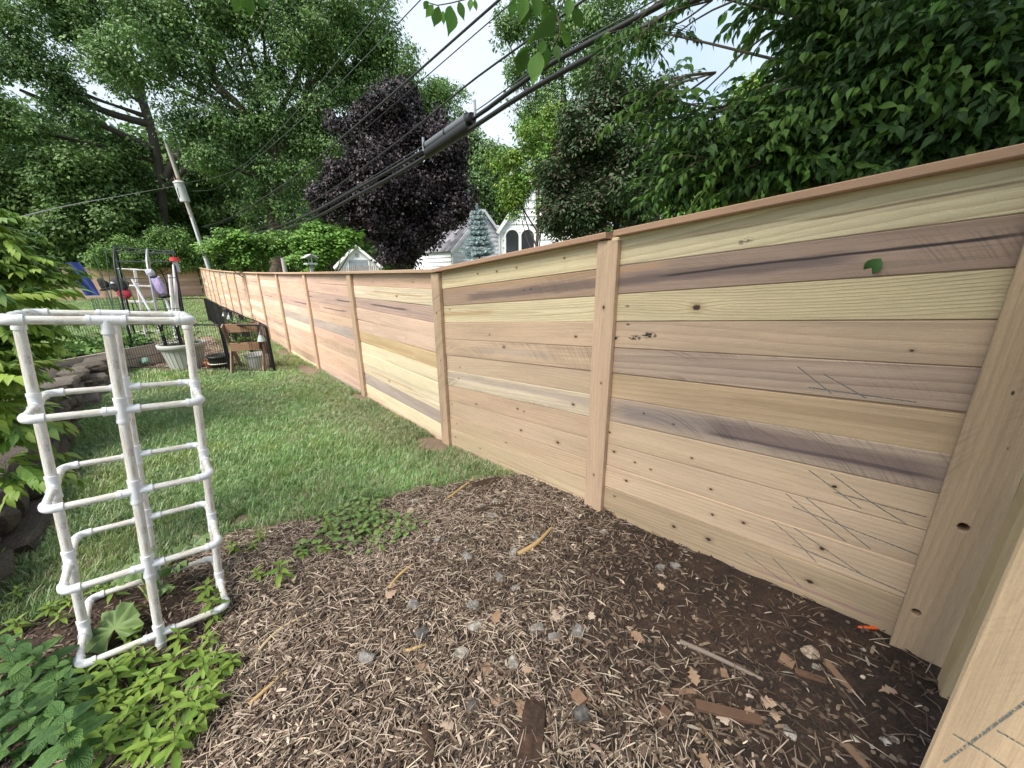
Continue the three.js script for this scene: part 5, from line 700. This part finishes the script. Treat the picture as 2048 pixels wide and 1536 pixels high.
// ---------------------------------------------------------------- buildings behind the fence
const siding = mat(lin(0.74, 0.77, 0.82), 0.7), trimW = mat(lin(0.8, 0.82, 0.85), 0.6), slate = (() => { const t = tex(256, 256, (u, v) => { const r = Math.floor(v * 16), c = Math.floor(u * 12 + (r % 2) * 0.5), k = 0.7 + 0.5 * h3(c, r, 4) - 0.35 * smooth(0.12, 0, (v * 16) % 1); return [112 * k, 112 * k, 120 * k]; }); return mat(0xffffff, 0.9, { map: t, bumpMap: t, bumpScale: 0.02 }); })();
function gableHouse(name, label, P0, P1, eave, ridge, depth, opt = {}) {   // front gable from P0 to P1 (left to right, seen from the lawn)
  const A = V(P0[0], 0, P0[1]), B = V(P1[0], 0, P1[1]), W = A.distanceTo(B), turn = Math.atan2(-(B.z - A.z), B.x - A.x), y0 = opt.y0 ?? 0;
  const t = thing(name, label, opt.cat || 'house', [A.x, y0, A.z], turn), E = eave - y0, R = ridge - y0, half = W / 2, course = opt.course || 0.2;   // local: x along the gable, +z out of it
  const core = new THREE.Shape([[0, 0], [W, 0], [W, E - 0.02], [half, R - 0.06], [0, E - 0.02]].map((p) => new THREE.Vector2(...p)));
  part('wall', new THREE.ExtrudeGeometry(core, { depth, bevelEnabled: false }).translate(0, 0, -depth - 0.01), siding, t);
  const lap = (x0, x1, y, h) => { const g = new THREE.BufferGeometry(), zo = 0.05, zi = 0.004, a = [x0[0], y, zo], b = [x1[0], y, zo], c = [x1[1], y + h, zi], d = [x0[1], y + h, zi], e = [x0[0], y, 0], f = [x1[0], y, 0]; g.setAttribute('position', new THREE.Float32BufferAttribute([...a, ...b, ...c, ...a, ...c, ...d, ...e, ...f, ...b, ...e, ...b, ...a], 3)); g.computeVertexNormals(); return g; };
  for (let y = opt.from || 0; y < R - 0.12; y += course) { const h = Math.min(course, R - 0.1 - y), inset = (yy) => yy <= E ? 0 : (yy - E) / (R - E) * half; part('siding_board', lap([inset(y), inset(y + h)], [W - inset(y), W - inset(y + h)], y, h), siding, t); }
  const sg = []; for (let y = opt.from || 0; y < E - 0.05; y += course) { const b = part('side_siding_board', lap([0, 0], [depth, depth], y, Math.min(course, E - y)), siding, t); b.rotation.y = -Math.PI / 2; b.position.set(0, 0, -depth); b.position.x = -0.002; b.scale.x = 1; b.position.z = -depth; }
  const ov = 0.14, sl = Math.hypot(half + ov, (R - E) * (half + ov) / half), an = Math.atan2(R - E, half);
  for (const s of [-1, 1]) {
    const roof = part('roof', new THREE.BoxGeometry(sl, 0.06, depth + 0.35), opt.roof || slate, t); roof.rotation.z = s * -an; roof.position.set(half + s * (half + ov) / 2, R - (R - E) * (half + ov) / half / 2 + 0.02, -depth / 2 + 0.02);
    const f = part('fascia', new THREE.BoxGeometry(sl, 0.13, 0.03), trimW, t); f.rotation.z = s * -an; f.position.set(half + s * (half + ov) / 2, R - (R - E) * (half + ov) / half / 2 - 0.04, 0.215);
    part('corner_board', new THREE.BoxGeometry(0.09, E, 0.05), trimW, t).position.set(half + s * (half - 0.04), E / 2, 0.02);
  }
  if (opt.extra) opt.extra(t, W, E, R);
  return t;
}
gableHouse('garden_shed', 'small white shed with a grey double door beyond the bright young tree', [-19.58, -5.355], [-18.794, -7.46], 2.13, 3.18, 2.4, { cat: 'shed', course: 0.6, roof: mat(lin(0.5, 0.5, 0.52), 0.8), extra: (t, W) => {
  const d = part('door', new THREE.BoxGeometry(1.0, 1.55, 0.05), mat(lin(0.22, 0.25, 0.3), 0.7), t); d.position.set(W * 0.52, 1.55, 0.05); for (let k = -1; k <= 1; k++) part('door_panel', new THREE.BoxGeometry(0.28, 1.35, 0.02), mat(lin(0.26, 0.29, 0.34), 0.7), d).position.set(k * 0.32, 0, 0.03);
  for (const s of [-1, 1]) part('door_trim', new THREE.BoxGeometry(0.07, 1.6, 0.06), trimW, t).position.set(W * 0.52 + s * 0.54, 1.55, 0.05); const v = part('round_vent', new THREE.CylinderGeometry(0.09, 0.09, 0.05, 16), mat(lin(0.3, 0.31, 0.34), 0.8), t); v.rotation.x = Math.PI / 2; v.position.set(W / 2, 2.65, 0.05);
} });
gableHouse('white_house', 'white clapboard house with grey slate roof half hidden by the purple maple', [-12.65, -8.39], [-12.54, -11.99], 2.75, 4.55, 4, { course: 0.2, from: 0.8 });
gableHouse('white_house', 'taller white clapboard house with an arched window behind the crabapple', [-9.75, -8.97], [-7.05, -12.05], 3.48, 6.3, 6, { course: 0.3, from: 1.2, extra: (t, W, E) => {
  const sh = new THREE.Shape(); sh.moveTo(-0.27, 0); sh.lineTo(0.27, 0); sh.lineTo(0.27, 1.3); sh.absarc(0, 1.3, 0.27, 0, Math.PI); sh.lineTo(-0.27, 0);
  for (const x of [0.48, 1.12]) { const w = part('arched_window', new THREE.ExtrudeGeometry(sh, { depth: 0.03, bevelEnabled: false }), mat(lin(0.03, 0.035, 0.04), 0.1), t); w.position.set(x, 1.8, 0.035);
    for (const s of [-1, 1]) part('window_frame', new THREE.BoxGeometry(0.07, 1.4, 0.06), trimW, w).position.set(s * 0.3, 0.65, 0.02); part('window_arch', new THREE.TorusGeometry(0.3, 0.035, 6, 18, Math.PI), trimW, w).position.set(0, 1.3, 0.03); }
  part('downpipe', new THREE.CylinderGeometry(0.045, 0.045, E, 8), trimW, t).position.set(-0.06, E / 2, 0.1); part('gutter_elbow', new THREE.TorusGeometry(0.12, 0.045, 8, 10, 1.6), trimW, t).position.set(-0.15, E - 0.08, 0.1);
} });
gableHouse('low_house', 'low house roof glimpsed through the crabapple leaves', [-3.4, -9.3], [-0.6, -10.6], 2.9, 3.9, 4, { course: 0.3, from: 1.5 });
{
  const t = thing('bird_feeder', 'small grey bird table on a post just behind the fence', 'bird feeder', [-6.45, 0, -0.6]), g = mat(lin(0.4, 0.42, 0.44), 0.8); part('post', new THREE.BoxGeometry(0.06, 2.0, 0.06), g, t).position.y = 1.0; part('tray', bevelBox(0.3, 0.03, 0.22), g, t).position.y = 1.98;
  for (const s of [-1, 1]) { const r = part('roof_board', bevelBox(0.34, 0.018, 0.17), g, t); r.rotation.x = s * 0.5; r.position.set(0, 2.14, s * 0.07); } for (const x of [-0.12, 0.12]) part('upright', new THREE.BoxGeometry(0.02, 0.16, 0.02), g, t).position.set(x, 2.06, 0);
}
// old picket fence of the neighbour, just seen over the cap
{
  const t = thing('picket_fence', 'old grey picket fence in front of the white shed', 'fence', [-9.5, 0, -2.6]), m = mat(lin(0.26, 0.24, 0.22), 0.9), g = bevelBox(1.95, 0.07, 0.02); reseed(8);
  for (let i = 0; i < 22; i++) { const p = part('picket', g, m, t); p.rotation.z = Math.PI / 2 + rr(-0.02, 0.02); p.position.set(i * 0.11 - 1.1, 0.98 + rr(-0.03, 0.03), i * -0.02); } part('rail', bar([-1.2, 1.6, 0], [1.3, 1.6, -0.44], 0.04, 0.08), m, t);
}
// ---------------------------------------------------------------- vegetable garden
const blackM = mat(0x16181a, 0.5, { metalness: 0.3 }), ironM = mat(lin(0.09, 0.1, 0.11), 0.4, { metalness: 0.5 }), chrome = mat(lin(0.35, 0.37, 0.4), 0.35, { metalness: 0.5 });
{
  structure('garden_soil', sheet(range(-14, -4.9, 0.15), range(0.8, 4, 0.15), (x, z) => gy(x, z) + 0.018 + 0.02 * noise(x * 6, z * 6), (x, z) => x < -4.95 - (z - 0.72) * 1.077 && z > 0.85), mat(lin(0.2, 0.15, 0.11), 1));
  const chipM = mat(0xffffff, 0.9), ms = [], cs = []; reseed(61); for (let i = 0; i < 2600; i++) { const x = rr(-10, -5), z = rr(0.9, 3.6); if (x > -5 - (z - 0.72) * 1.077) continue; ms.push(M4(V(x, gy(x, z) + 0.04, z), rr(-0.4, 0.4), rnd() * 6, rr(-0.4, 0.4), rr(0.7, 1.4))); cs.push(mixCol([[0.3, 0.22, 0.16], [0.2, 0.14, 0.1], [0.38, 0.3, 0.22], [0.1, 0.07, 0.05]])); }
  tag(stuff('garden_mulch', new THREE.BoxGeometry(0.06, 0.008, 0.018), chipM, ms, cs, scene), 'bark mulch on the vegetable garden floor inside the black pen', 'mulch');
}
function penPanel(parent, a, b, h) {   // one hinged panel: round-cornered tube frame filled with thin wire
  const A = V(a[0], gy(...a) + 0.01, a[1]), B = V(b[0], gy(...b) + 0.01, b[1]), d = B.clone().sub(A), L = d.length(); d.normalize(); const P = (x, y) => A.clone().addScaledVector(d, x).add(V(0, y, 0)), r = 0.09;
  const c = new THREE.CurvePath(); const seg = (p, q) => c.add(new THREE.LineCurve3(p, q)), arc = (p, q, s) => c.add(new THREE.QuadraticBezierCurve3(p, q, s));
  seg(P(0.02, -0.02), P(0.02, h - r)); arc(P(0.02, h - r), P(0.02, h), P(0.02 + r, h)); seg(P(0.02 + r, h), P(L - 0.02 - r, h)); arc(P(L - 0.02 - r, h), P(L - 0.02, h), P(L - 0.02, h - r)); seg(P(L - 0.02, h - r), P(L - 0.02, -0.02));
  const f = part('panel_frame', merged([new THREE.TubeGeometry(c, 70, 0.0175, 7), cyl(P(0.02, 0.05), P(L - 0.02, 0.05), 0.011, 0.011, 6)]), blackM, parent), w = [];
  for (let x = 0.07; x < L - 0.04; x += 0.052) w.push(cyl(P(x, 0.05), P(x, h), 0.003, 0.003, 4, true)); for (const y of [0.3, 0.58]) w.push(cyl(P(0.02, h * y + 0.05), P(L - 0.02, h * y + 0.05), 0.003, 0.003, 4, true));
  const g = part('wire_grid', merged(w), blackM, f); g.userData.kind = 'stuff';
}
{
  const t = thing('pet_pen', 'black wire pen fencing the vegetable garden at the end of the near lawn', 'pen');
  const pts = [[-4.87, 0.72], [-5.6, 1.335], [-6.3, 1.94], [-6.57, 2.17], [-7.35, 2.95], [-7.95, 3.6]]; for (let i = 0; i < pts.length - 1; i++) penPanel(t, pts[i], pts[i + 1], 0.9);
  let p = pts[0]; for (let i = 0; i < 10; i++) { const q = [p[0] - 1.02, 0.72 + 0.03 * (i % 2) + i * 0.02]; penPanel(t, p, q, 0.88); p = q; } penPanel(t, p, [p[0] - 0.3, p[1] + 1.0], 0.88); penPanel(t, [p[0] - 0.3, p[1] + 1.0], [p[0] - 0.4, p[1] + 2.0], 0.88);
}
{   // raised bed with beans
  const w = woodMat({ s: 720, base: [176, 160, 142], ring: [130, 112, 96], len: 2.4, wid: 0.2, contrast: 0.35 }), t = thing('raised_bed', 'grey weathered timber raised bed full of bean plants inside the pen', 'raised bed', [-7.72, gy(-7.7, 2.2), 2.15], 2.25);
  for (const [x, y, z, L, ry] of [[1.2, 0.11, 0, 2.4, 0], [1.2, 0.33, 0, 2.4, 0], [0, 0.11, 0.62, 1.2, Math.PI / 2], [0, 0.33, 0.62, 1.2, Math.PI / 2], [1.2, 0.22, 1.24, 2.4, 0]]) { const b = part('plank', bevelBox(L, y === 0.22 ? 0.43 : 0.21, 0.04), w, t); b.position.set(x * -1, y, -z); b.rotation.y = ry; }
  const s = part('soil', new THREE.BoxGeometry(2.3, 0.36, 1.16), mat(lin(0.06, 0.045, 0.035), 1), t); s.position.set(-1.2, 0.2, -0.62);
  reseed(63); const g = clump(12, 0.13, 0.11, 0.09, { seed: 21, droop: 0.4, ln: 4 }), ms = [], cs = []; for (let i = 0; i < 300; i++) { ms.push(M4(V(-rr(0.1, 2.3), 0.42 + rr(0, 0.2), -rr(0.1, 1.15)), rr(-0.3, 0.3), rnd() * 6, rr(-0.3, 0.3), rr(0.6, 1))); cs.push(mixCol([[0.12, 0.24, 0.05], [0.15, 0.28, 0.06], [0.09, 0.19, 0.045]])); }
  const b = stuff('bean_leaves', g, LM, ms, cs, scene); t.updateMatrix(); b.applyMatrix4(t.matrix); tag(b, 'bushy light green bean plants growing in the raised bed', 'bean plants');
}
{   // big pot
  const t = thing('plant_pot', 'large pale grey ribbed plant pot with a tomato plant at the pen gate', 'pot', [-6.55, gy(-6.5, 1.9) + 0.03, 1.93]), pot = mat(lin(0.4, 0.42, 0.4), 0.75);
  part('pot_body', new THREE.LatheGeometry([[0.0, 0], [0.25, 0], [0.26, 0.02], [0.33, 0.40], [0.34, 0.41], [0.38, 0.42], [0.385, 0.49], [0.355, 0.495], [0.345, 0.45], [0, 0.44]].map((p) => new THREE.Vector2(...p)), 36), pot, t);
  for (let i = 0; i < 24; i++) { const a = i / 24 * 6.283, r = part('rib', cyl([Math.cos(a) * 0.262, 0.03, Math.sin(a) * 0.262], [Math.cos(a) * 0.328, 0.38, Math.sin(a) * 0.328], 0.008, 0.008, 5), pot, t); }
  part('soil', new THREE.CylinderGeometry(0.34, 0.34, 0.02, 24), mat(lin(0.05, 0.04, 0.03), 1), t).position.y = 0.455;
  reseed(65); const g = clump(9, 0.09, 0.07, 0.035, { seed: 22, droop: 0.6 }), ms = [], cs = []; for (let i = 0; i < 60; i++) { const a = rnd() * 6.3, r = Math.sqrt(rnd()) * 0.3; ms.push(M4(V(Math.cos(a) * r, 0.5 + rr(0, 0.42), Math.sin(a) * r), rr(-0.4, 0.4), rnd() * 6, 0, rr(0.5, 0.9))); cs.push(mixCol([[0.1, 0.19, 0.05], [0.13, 0.22, 0.06]])); }
  const tp = thing('tomato_plant', 'thin tomato plant growing in the pale pot', 'plant', [-6.55, gy(-6.5, 1.9) + 0.03, 1.93]); part('stems', merged([0, 1, 2, 3, 4].map((i) => limb([[0.03 * i - 0.06, 0.44, 0.02 * i], [Math.cos(i * 1.5) * 0.12, 0.65, Math.sin(i * 1.5) * 0.12], [Math.cos(i * 1.5) * 0.2, 0.92, Math.sin(i * 1.5) * 0.2]], 0.007, 0.003, 5))), mat(lin(0.15, 0.2, 0.07), 0.8), tp); stuff('foliage', g, LM, ms, cs, tp);
}
{   // A-frame tiered planter
  const w = woodMat({ s: 730, base: [150, 120, 104], ring: [96, 68, 56], len: 1, wid: 0.12, contrast: 0.5, W: 512 }), w2 = woodMat({ s: 731, base: [164, 116, 78], ring: [104, 66, 42], len: 0.8, wid: 0.14, contrast: 0.5, W: 512 }), m2 = mat(lin(0.05, 0.04, 0.03), 1);
  const t = thing('tiered_planter', 'weathered wooden tiered planter with crossed legs and plants at the corner of the pen', 'planter', [-5.42, gy(-5.4, 1) + 0.0, 1.0], 1.15); t.scale.set(0.62, 1, 1);   // local x across, z towards the lawn
  const X = 0.42;
  for (const s of [-1, 1]) { const x = s * X; part('leg', bar([x, 0, 0.28], [x, 0.58, -0.02], 0.035, 0.11, V(0, 0, 1)), w, t); part('leg', bar([x + s * 0.036, 0, -0.34], [x + s * 0.036, 0.92, 0.18], 0.035, 0.11, V(0, 0, 1)), w, t); }
  const box = (y, z, L, name) => { for (const [dz, ry, dx, LL] of [[0.11, 0, 0, L], [-0.11, 0, 0, L], [0, Math.PI / 2, L / 2 - 0.02, 0.2], [0, Math.PI / 2, -L / 2 + 0.02, 0.2]]) { const b = part(name, bevelBox(LL, 0.15, 0.022), w2, t); b.position.set(dx, y, z + dz); b.rotation.y = ry; } part('soil', new THREE.BoxGeometry(L - 0.05, 0.1, 0.19), m2, t).position.set(0, y + 0.01, z); };
  box(0.86, 0.02, 0.8, 'top_trough_board'); box(0.52, 0.06, 0.74, 'middle_trough_board');
  reseed(67); const lf = clump(9, 0.09, 0.06, 0.045, { seed: 23, droop: 0.3 }); [[0.97, 0.02], [0.64, 0.06]].forEach(([y, z], i) => { const ms = [], cs = []; for (let k = 0; k < 26; k++) { ms.push(M4(V(rr(-0.34, 0.34), y + rr(-0.03, 0.07), z + rr(-0.08, 0.08)), rr(-0.3, 0.3), rnd() * 6, 0, rr(0.5, 1))); cs.push(mixCol([[0.12, 0.24, 0.05], [0.16, 0.28, 0.06]])); } const b = stuff('strawberry_leaves', lf, LM, ms, cs, scene); t.updateMatrix(); b.applyMatrix4(t.matrix); tag(b, i ? 'strawberry leaves in the middle trough of the wooden planter' : 'leafy plants in the top trough of the wooden planter', 'plants'); });
  const pan = thing('white_basin', 'white plastic basin under the wooden planter', 'basin', [-5.5, gy(-5.5, 0.9), 0.86]); part('basin', new THREE.LatheGeometry([[0, 0], [0.16, 0], [0.22, 0.3], [0.24, 0.3], [0.24, 0.32], [0.21, 0.32], [0.15, 0.03], [0, 0.03]].map((p) => new THREE.Vector2(...p)), 24), mat(lin(0.7, 0.71, 0.72), 0.5), pan);
  const bp = thing('plant_pot', 'black plastic pot with pale rim beside the wooden planter', 'pot', [-6.02, gy(-6, 1.4) + 0.02, 1.42]); part('pot_body', new THREE.LatheGeometry([[0, 0], [0.17, 0], [0.2, 0.24], [0.22, 0.24], [0.22, 0.28], [0.19, 0.28], [0.18, 0.24], [0, 0.23]].map((p) => new THREE.Vector2(...p)), 24), mat(0x1b1c1c, 0.6), bp); part('rim_band', new THREE.TorusGeometry(0.205, 0.012, 8, 28), mat(lin(0.5, 0.5, 0.42), 0.7), bp).rotation.x = Math.PI / 2; bp.children[1].position.y = 0.13;
  const tp = thing('plant_pot', 'small terracotta pot beside the black pot', 'pot', [-6.2, gy(-6.2, 1.57) + 0.02, 1.6]); part('pot_body', new THREE.LatheGeometry([[0, 0], [0.055, 0], [0.075, 0.12], [0.09, 0.12], [0.09, 0.16], [0.078, 0.16], [0.07, 0.12], [0, 0.11]].map((p) => new THREE.Vector2(...p)), 20), mat(lin(0.42, 0.16, 0.08), 0.85), tp);
  const cup = solo('garden_cup', new THREE.LatheGeometry([[0, 0], [0.055, 0], [0.07, 0.12], [0.062, 0.12], [0.05, 0.01], [0, 0.01]].map((p) => new THREE.Vector2(...p)), 20), mat(lin(0.22, 0.38, 0.3), 0.6), 'small green cup lying in the pen below the raised bed', 'cup'); cup.position.set(-7.2, gy(-7.2, 2.55) + 0.1, 2.55); cup.rotation.z = 1.1;
  const le = thing('lettuce_plant', 'pale green lettuce in front of the raised bed', 'plant', [-7.75, gy(-7.7, 2.6) + 0.02, 2.62]); for (let i = 0; i < 11; i++) { const f = part('leaf', leaf(0.24, 0.12, { n: 6, fold: 0.3, curl: 0.3, tip: 0.7, wave: 0.05 }), leafMat(0.55, 0.35).clone(), le); f.material = lettuce(i); f.applyMatrix4(M4(V(0, 0.02, 0), 0, i * 2.4, lerp(0.3, 1.3, i / 11), lerp(1.1, 0.7, i / 11))); }
}
function lettuce(i) { const k = lettuce.m || (lettuce.m = [[0.2, 0.36, 0.06], [0.16, 0.31, 0.05]].map((c) => new THREE.MeshPhysicalMaterial({ color: lin(...c), roughness: 0.5, transmission: 0.3, thickness: 0, side: THREE.DoubleSide }))); return k[i % 2]; }
{   // hanging solar lanterns on the pen
  const glass = mat(lin(0.35, 0.42, 0.42), 0.3), proto = (x, z, y, lb) => { const t = thing('garden_lantern', lb, 'lantern', [x, y, z], 0, 'little lanterns on the pen'); part('hook', new THREE.TorusGeometry(0.035, 0.004, 6, 14, Math.PI * 1.3).translate(0, 0.0, 0), blackM, t); part('cap', new THREE.ConeGeometry(0.035, 0.08, 12).translate(0, -0.08, 0), ironM, t); part('bell', new THREE.LatheGeometry([[0.02, 0], [0.045, -0.06], [0.075, -0.14], [0.07, -0.14], [0.035, -0.05]].map((p) => new THREE.Vector2(...p)), 16).translate(0, -0.1, 0), glass, t); };
  [[-6.12, 1.78, 0.86], [-5.0, 0.82, 0.86], [-8.5, 0.79, 0.86], [-9.6, 0.8, 0.86], [-10.7, 0.8, 0.86], [-7.1, 0.78, 0.86]].forEach(([x, z, y]) => proto(x, z, gy(x, z) + y, 'small bell shaped lantern hooked on the black pen'));
}
{   // black garden arch
  const t = thing('garden_arch', 'black metal garden arch with wire rungs standing in the vegetable garden', 'arch', [-8.22, gy(-8.2, 2.1), 2.1], 0), S = [0.47, 0, -0.42], hoop = [];
  S.forEach((z, i) => { const c = new THREE.CatmullRomCurve3([V(-0.75, 0, z + 0.12), V(-0.72, 0.9, z + 0.1), V(-0.62, 1.7, z + 0.05), V(-0.3, 2.22, z), V(0.15, 2.34 - i * 0.03, z - 0.02), V(0.5, 2.05, z + 0.03), V(0.66, 1.5, z + 0.06), V(0.72, 0.8, z + 0.1), V(0.75, 0, z + 0.12)]); part('hoop', new THREE.TubeGeometry(c, 50, 0.019, 8), i === 1 ? chrome : blackM, t); hoop.push(c); });
  for (const u of [0.12, 0.24, 0.33, 0.40, 0.45, 0.5, 0.55, 0.62, 0.7, 0.82]) part('rung', merged([cyl(hoop[0].getPoint(u), hoop[1].getPoint(u), 0.0075, 0.0075, 6), cyl(hoop[1].getPoint(u), hoop[2].getPoint(u), 0.0075, 0.0075, 6)]), ironM, t);
  const f = thing('bird_feeder', 'red topped clear feeder hanging at the side of the garden arch', 'bird feeder', [-7.72, 2.02, 1.69]); part('red_cap', new THREE.CylinderGeometry(0.075, 0.085, 0.075, 16), mat(lin(0.5, 0.03, 0.03), 0.4), f).position.y = 0.07; part('tube', new THREE.CylinderGeometry(0.045, 0.05, 0.22, 14), mat(lin(0.4, 0.42, 0.44), 0.15), f).position.y = -0.08; part('hanger', cyl([0, 0.1, 0], [-0.05, 0.26, 0.0], 0.004, 0.004, 5), blackM, f);
}
{   // second, farther trellis and loose pipes and stakes
  const t = thing('pipe_trellis', 'farther white plastic pipe trellis seen through the black garden arch', 'trellis', [-9.3, 0.0, 2.55], 0); pipeTower(t, 0.5, 0.5, 1.9, 0.36, 0); t.rotation.set(-0.08, Math.PI / 2, 0);
  const rod = (name, label, a, b, r, m, cat = 'pole') => solo(name, cyl(a, b, r, r, 10), m, label, cat);
  rod('white_pole', 'white pipe standing upright at the right leg of the arch', [-7.7, 0, 2.02], [-7.72, 1.98, 1.72], 0.03, pvc); rod('white_pole', 'shorter white pipe beside the upright white pipe', [-7.9, 0, 2.06], [-7.95, 1.78, 1.83], 0.028, pvc);
  rod('white_pole', 'white pipe leaning left under the garden arch', [-7.4, 0.0, 2.06], [-7.7, 1.72, 2.42], 0.022, pvc); rod('white_pole', 'white pipe leaning across the garden arch towards the pale jacket', [-7.3, 0.0, 1.92], [-7.8, 1.75, 2.02], 0.022, pvc);
  const green = mat(lin(0.04, 0.1, 0.06), 0.6); [[-8.3, 3.0, 2.3, -0.3], [-8.6, 2.85, 2.2, 0.05], [-8.8, 2.75, 1.9, -0.1], [-8.2, 2.72, 2.4, -0.15], [-8.0, 2.35, 1.9, 0.2], [-7.9, 2.2, 1.7, -0.25], [-8.1, 1.95, 1.8, 0.15]].forEach(([x, z, h, l]) => { const m = rod('plant_stake', 'thin dark green plant stake in the vegetable garden', [x, 0, z], [x + 0.05, h, z + l], 0.008, green, 'stake'); m.userData.group = 'plant stakes in the vegetable garden'; });
  const net = thing('net_cylinder', 'dark green netting wrapped round stakes left of the arch', 'netting', [-8.55, gy(-8.5, 2.9), 2.95]), w = []; for (let i = 0; i < 26; i++) { const a = i / 26 * 6.283; w.push(cyl([Math.cos(a) * 0.22, 0, Math.sin(a) * 0.22], [Math.cos(a) * 0.2, 1.35, Math.sin(a) * 0.2], 0.003, 0.003, 4)); } for (let y = 0.05; y < 1.36; y += 0.06) w.push(new THREE.TorusGeometry(0.21, 0.003, 4, 26).rotateX(Math.PI / 2).translate(0, y, 0)); part('net', merged(w), green, net);
}
// garments hung about the garden
function garment(name, label, pos, turn, pieces) { const t = thing(name, label, 'garment', pos, turn); for (const [n, sx, sy, sz, x, y, z, rz, m, seed] of pieces) { const g = rock(sx, sy, sz, seed, 0.25, 3, 0.2), p = part(n, g, m, t); p.position.set(x, y, z); p.rotation.z = rz; } return t; }
{
  const lav = mat(lin(0.36, 0.30, 0.5), 0.9), gr = mat(lin(0.42, 0.42, 0.5), 0.9), bk = mat(lin(0.02, 0.02, 0.025), 0.8), rd = mat(lin(0.35, 0.02, 0.04), 0.8), bl = mat(lin(0.02, 0.045, 0.2), 0.8), wh = mat(lin(0.6, 0.6, 0.62), 0.8);
  garment('lavender_jacket', 'pale lavender jacket with grey hood and black collar hung on the garden arch', [-7.6, 1.36, 2.03], 1.1, [['jacket_body', 0.21, 0.4, 0.15, 0.02, 0.0, 0, 0.25, lav, 4], ['hood', 0.13, 0.16, 0.12, -0.09, 0.38, 0, 0.2, gr, 5], ['collar', 0.16, 0.05, 0.13, -0.08, 0.36, 0, 0.1, bk, 6], ['hem', 0.19, 0.09, 0.14, 0.04, -0.05, 0, 0.1, bk, 7]]);
  garment('dark_jacket', 'black and red jacket hung on a stake beside the netting', [-8.6, 1.3, 2.75], 1.2, [['jacket_body', 0.3, 0.3, 0.18, 0, 0.14, 0, -0.5, bk, 8], ['red_panel', 0.24, 0.22, 0.17, 0.08, 0.0, 0, -0.4, rd, 9], ['sleeve', 0.12, 0.26, 0.12, -0.1, 0.2, 0.02, 0.5, bk, 10], ['stripe', 0.1, 0.05, 0.19, 0.0, 0.3, 0.02, -0.3, wh, 11]]);
  garment('black_hat', 'black hat hung on the stake above the green netting', [-8.66, 1.48, 2.88], 1.2, [['crown', 0.17, 0.2, 0.15, 0, 0, 0, 0.2, bk, 12], ['brim', 0.24, 0.05, 0.2, 0.01, 0, 0, 0.25, bk, 13]]);
  const c = thing('blue_cloth', 'dark blue cloth hanging at the tip of the shrub branch', 'cloth', [-8.67, 1.38, 3.18], 1.2); const g = new THREE.PlaneGeometry(0.2, 0.66, 12, 24), P = g.attributes.position; for (let i = 0; i < P.count; i++) { const x = P.getX(i), y = P.getY(i); P.setXYZ(i, x * (0.8 + 0.5 * noise(y * 4, 2.5)) - y * 0.28, y, 0.05 * Math.sin(x * 40 + y * 5) + 0.03 * noise(y * 9, x * 9)); } g.computeVertexNormals(); part('cloth', g, mat(lin(0.02, 0.045, 0.2), 0.8, { side: THREE.DoubleSide }), c).position.y = 0.33;
}
renderer.render(scene, camera);
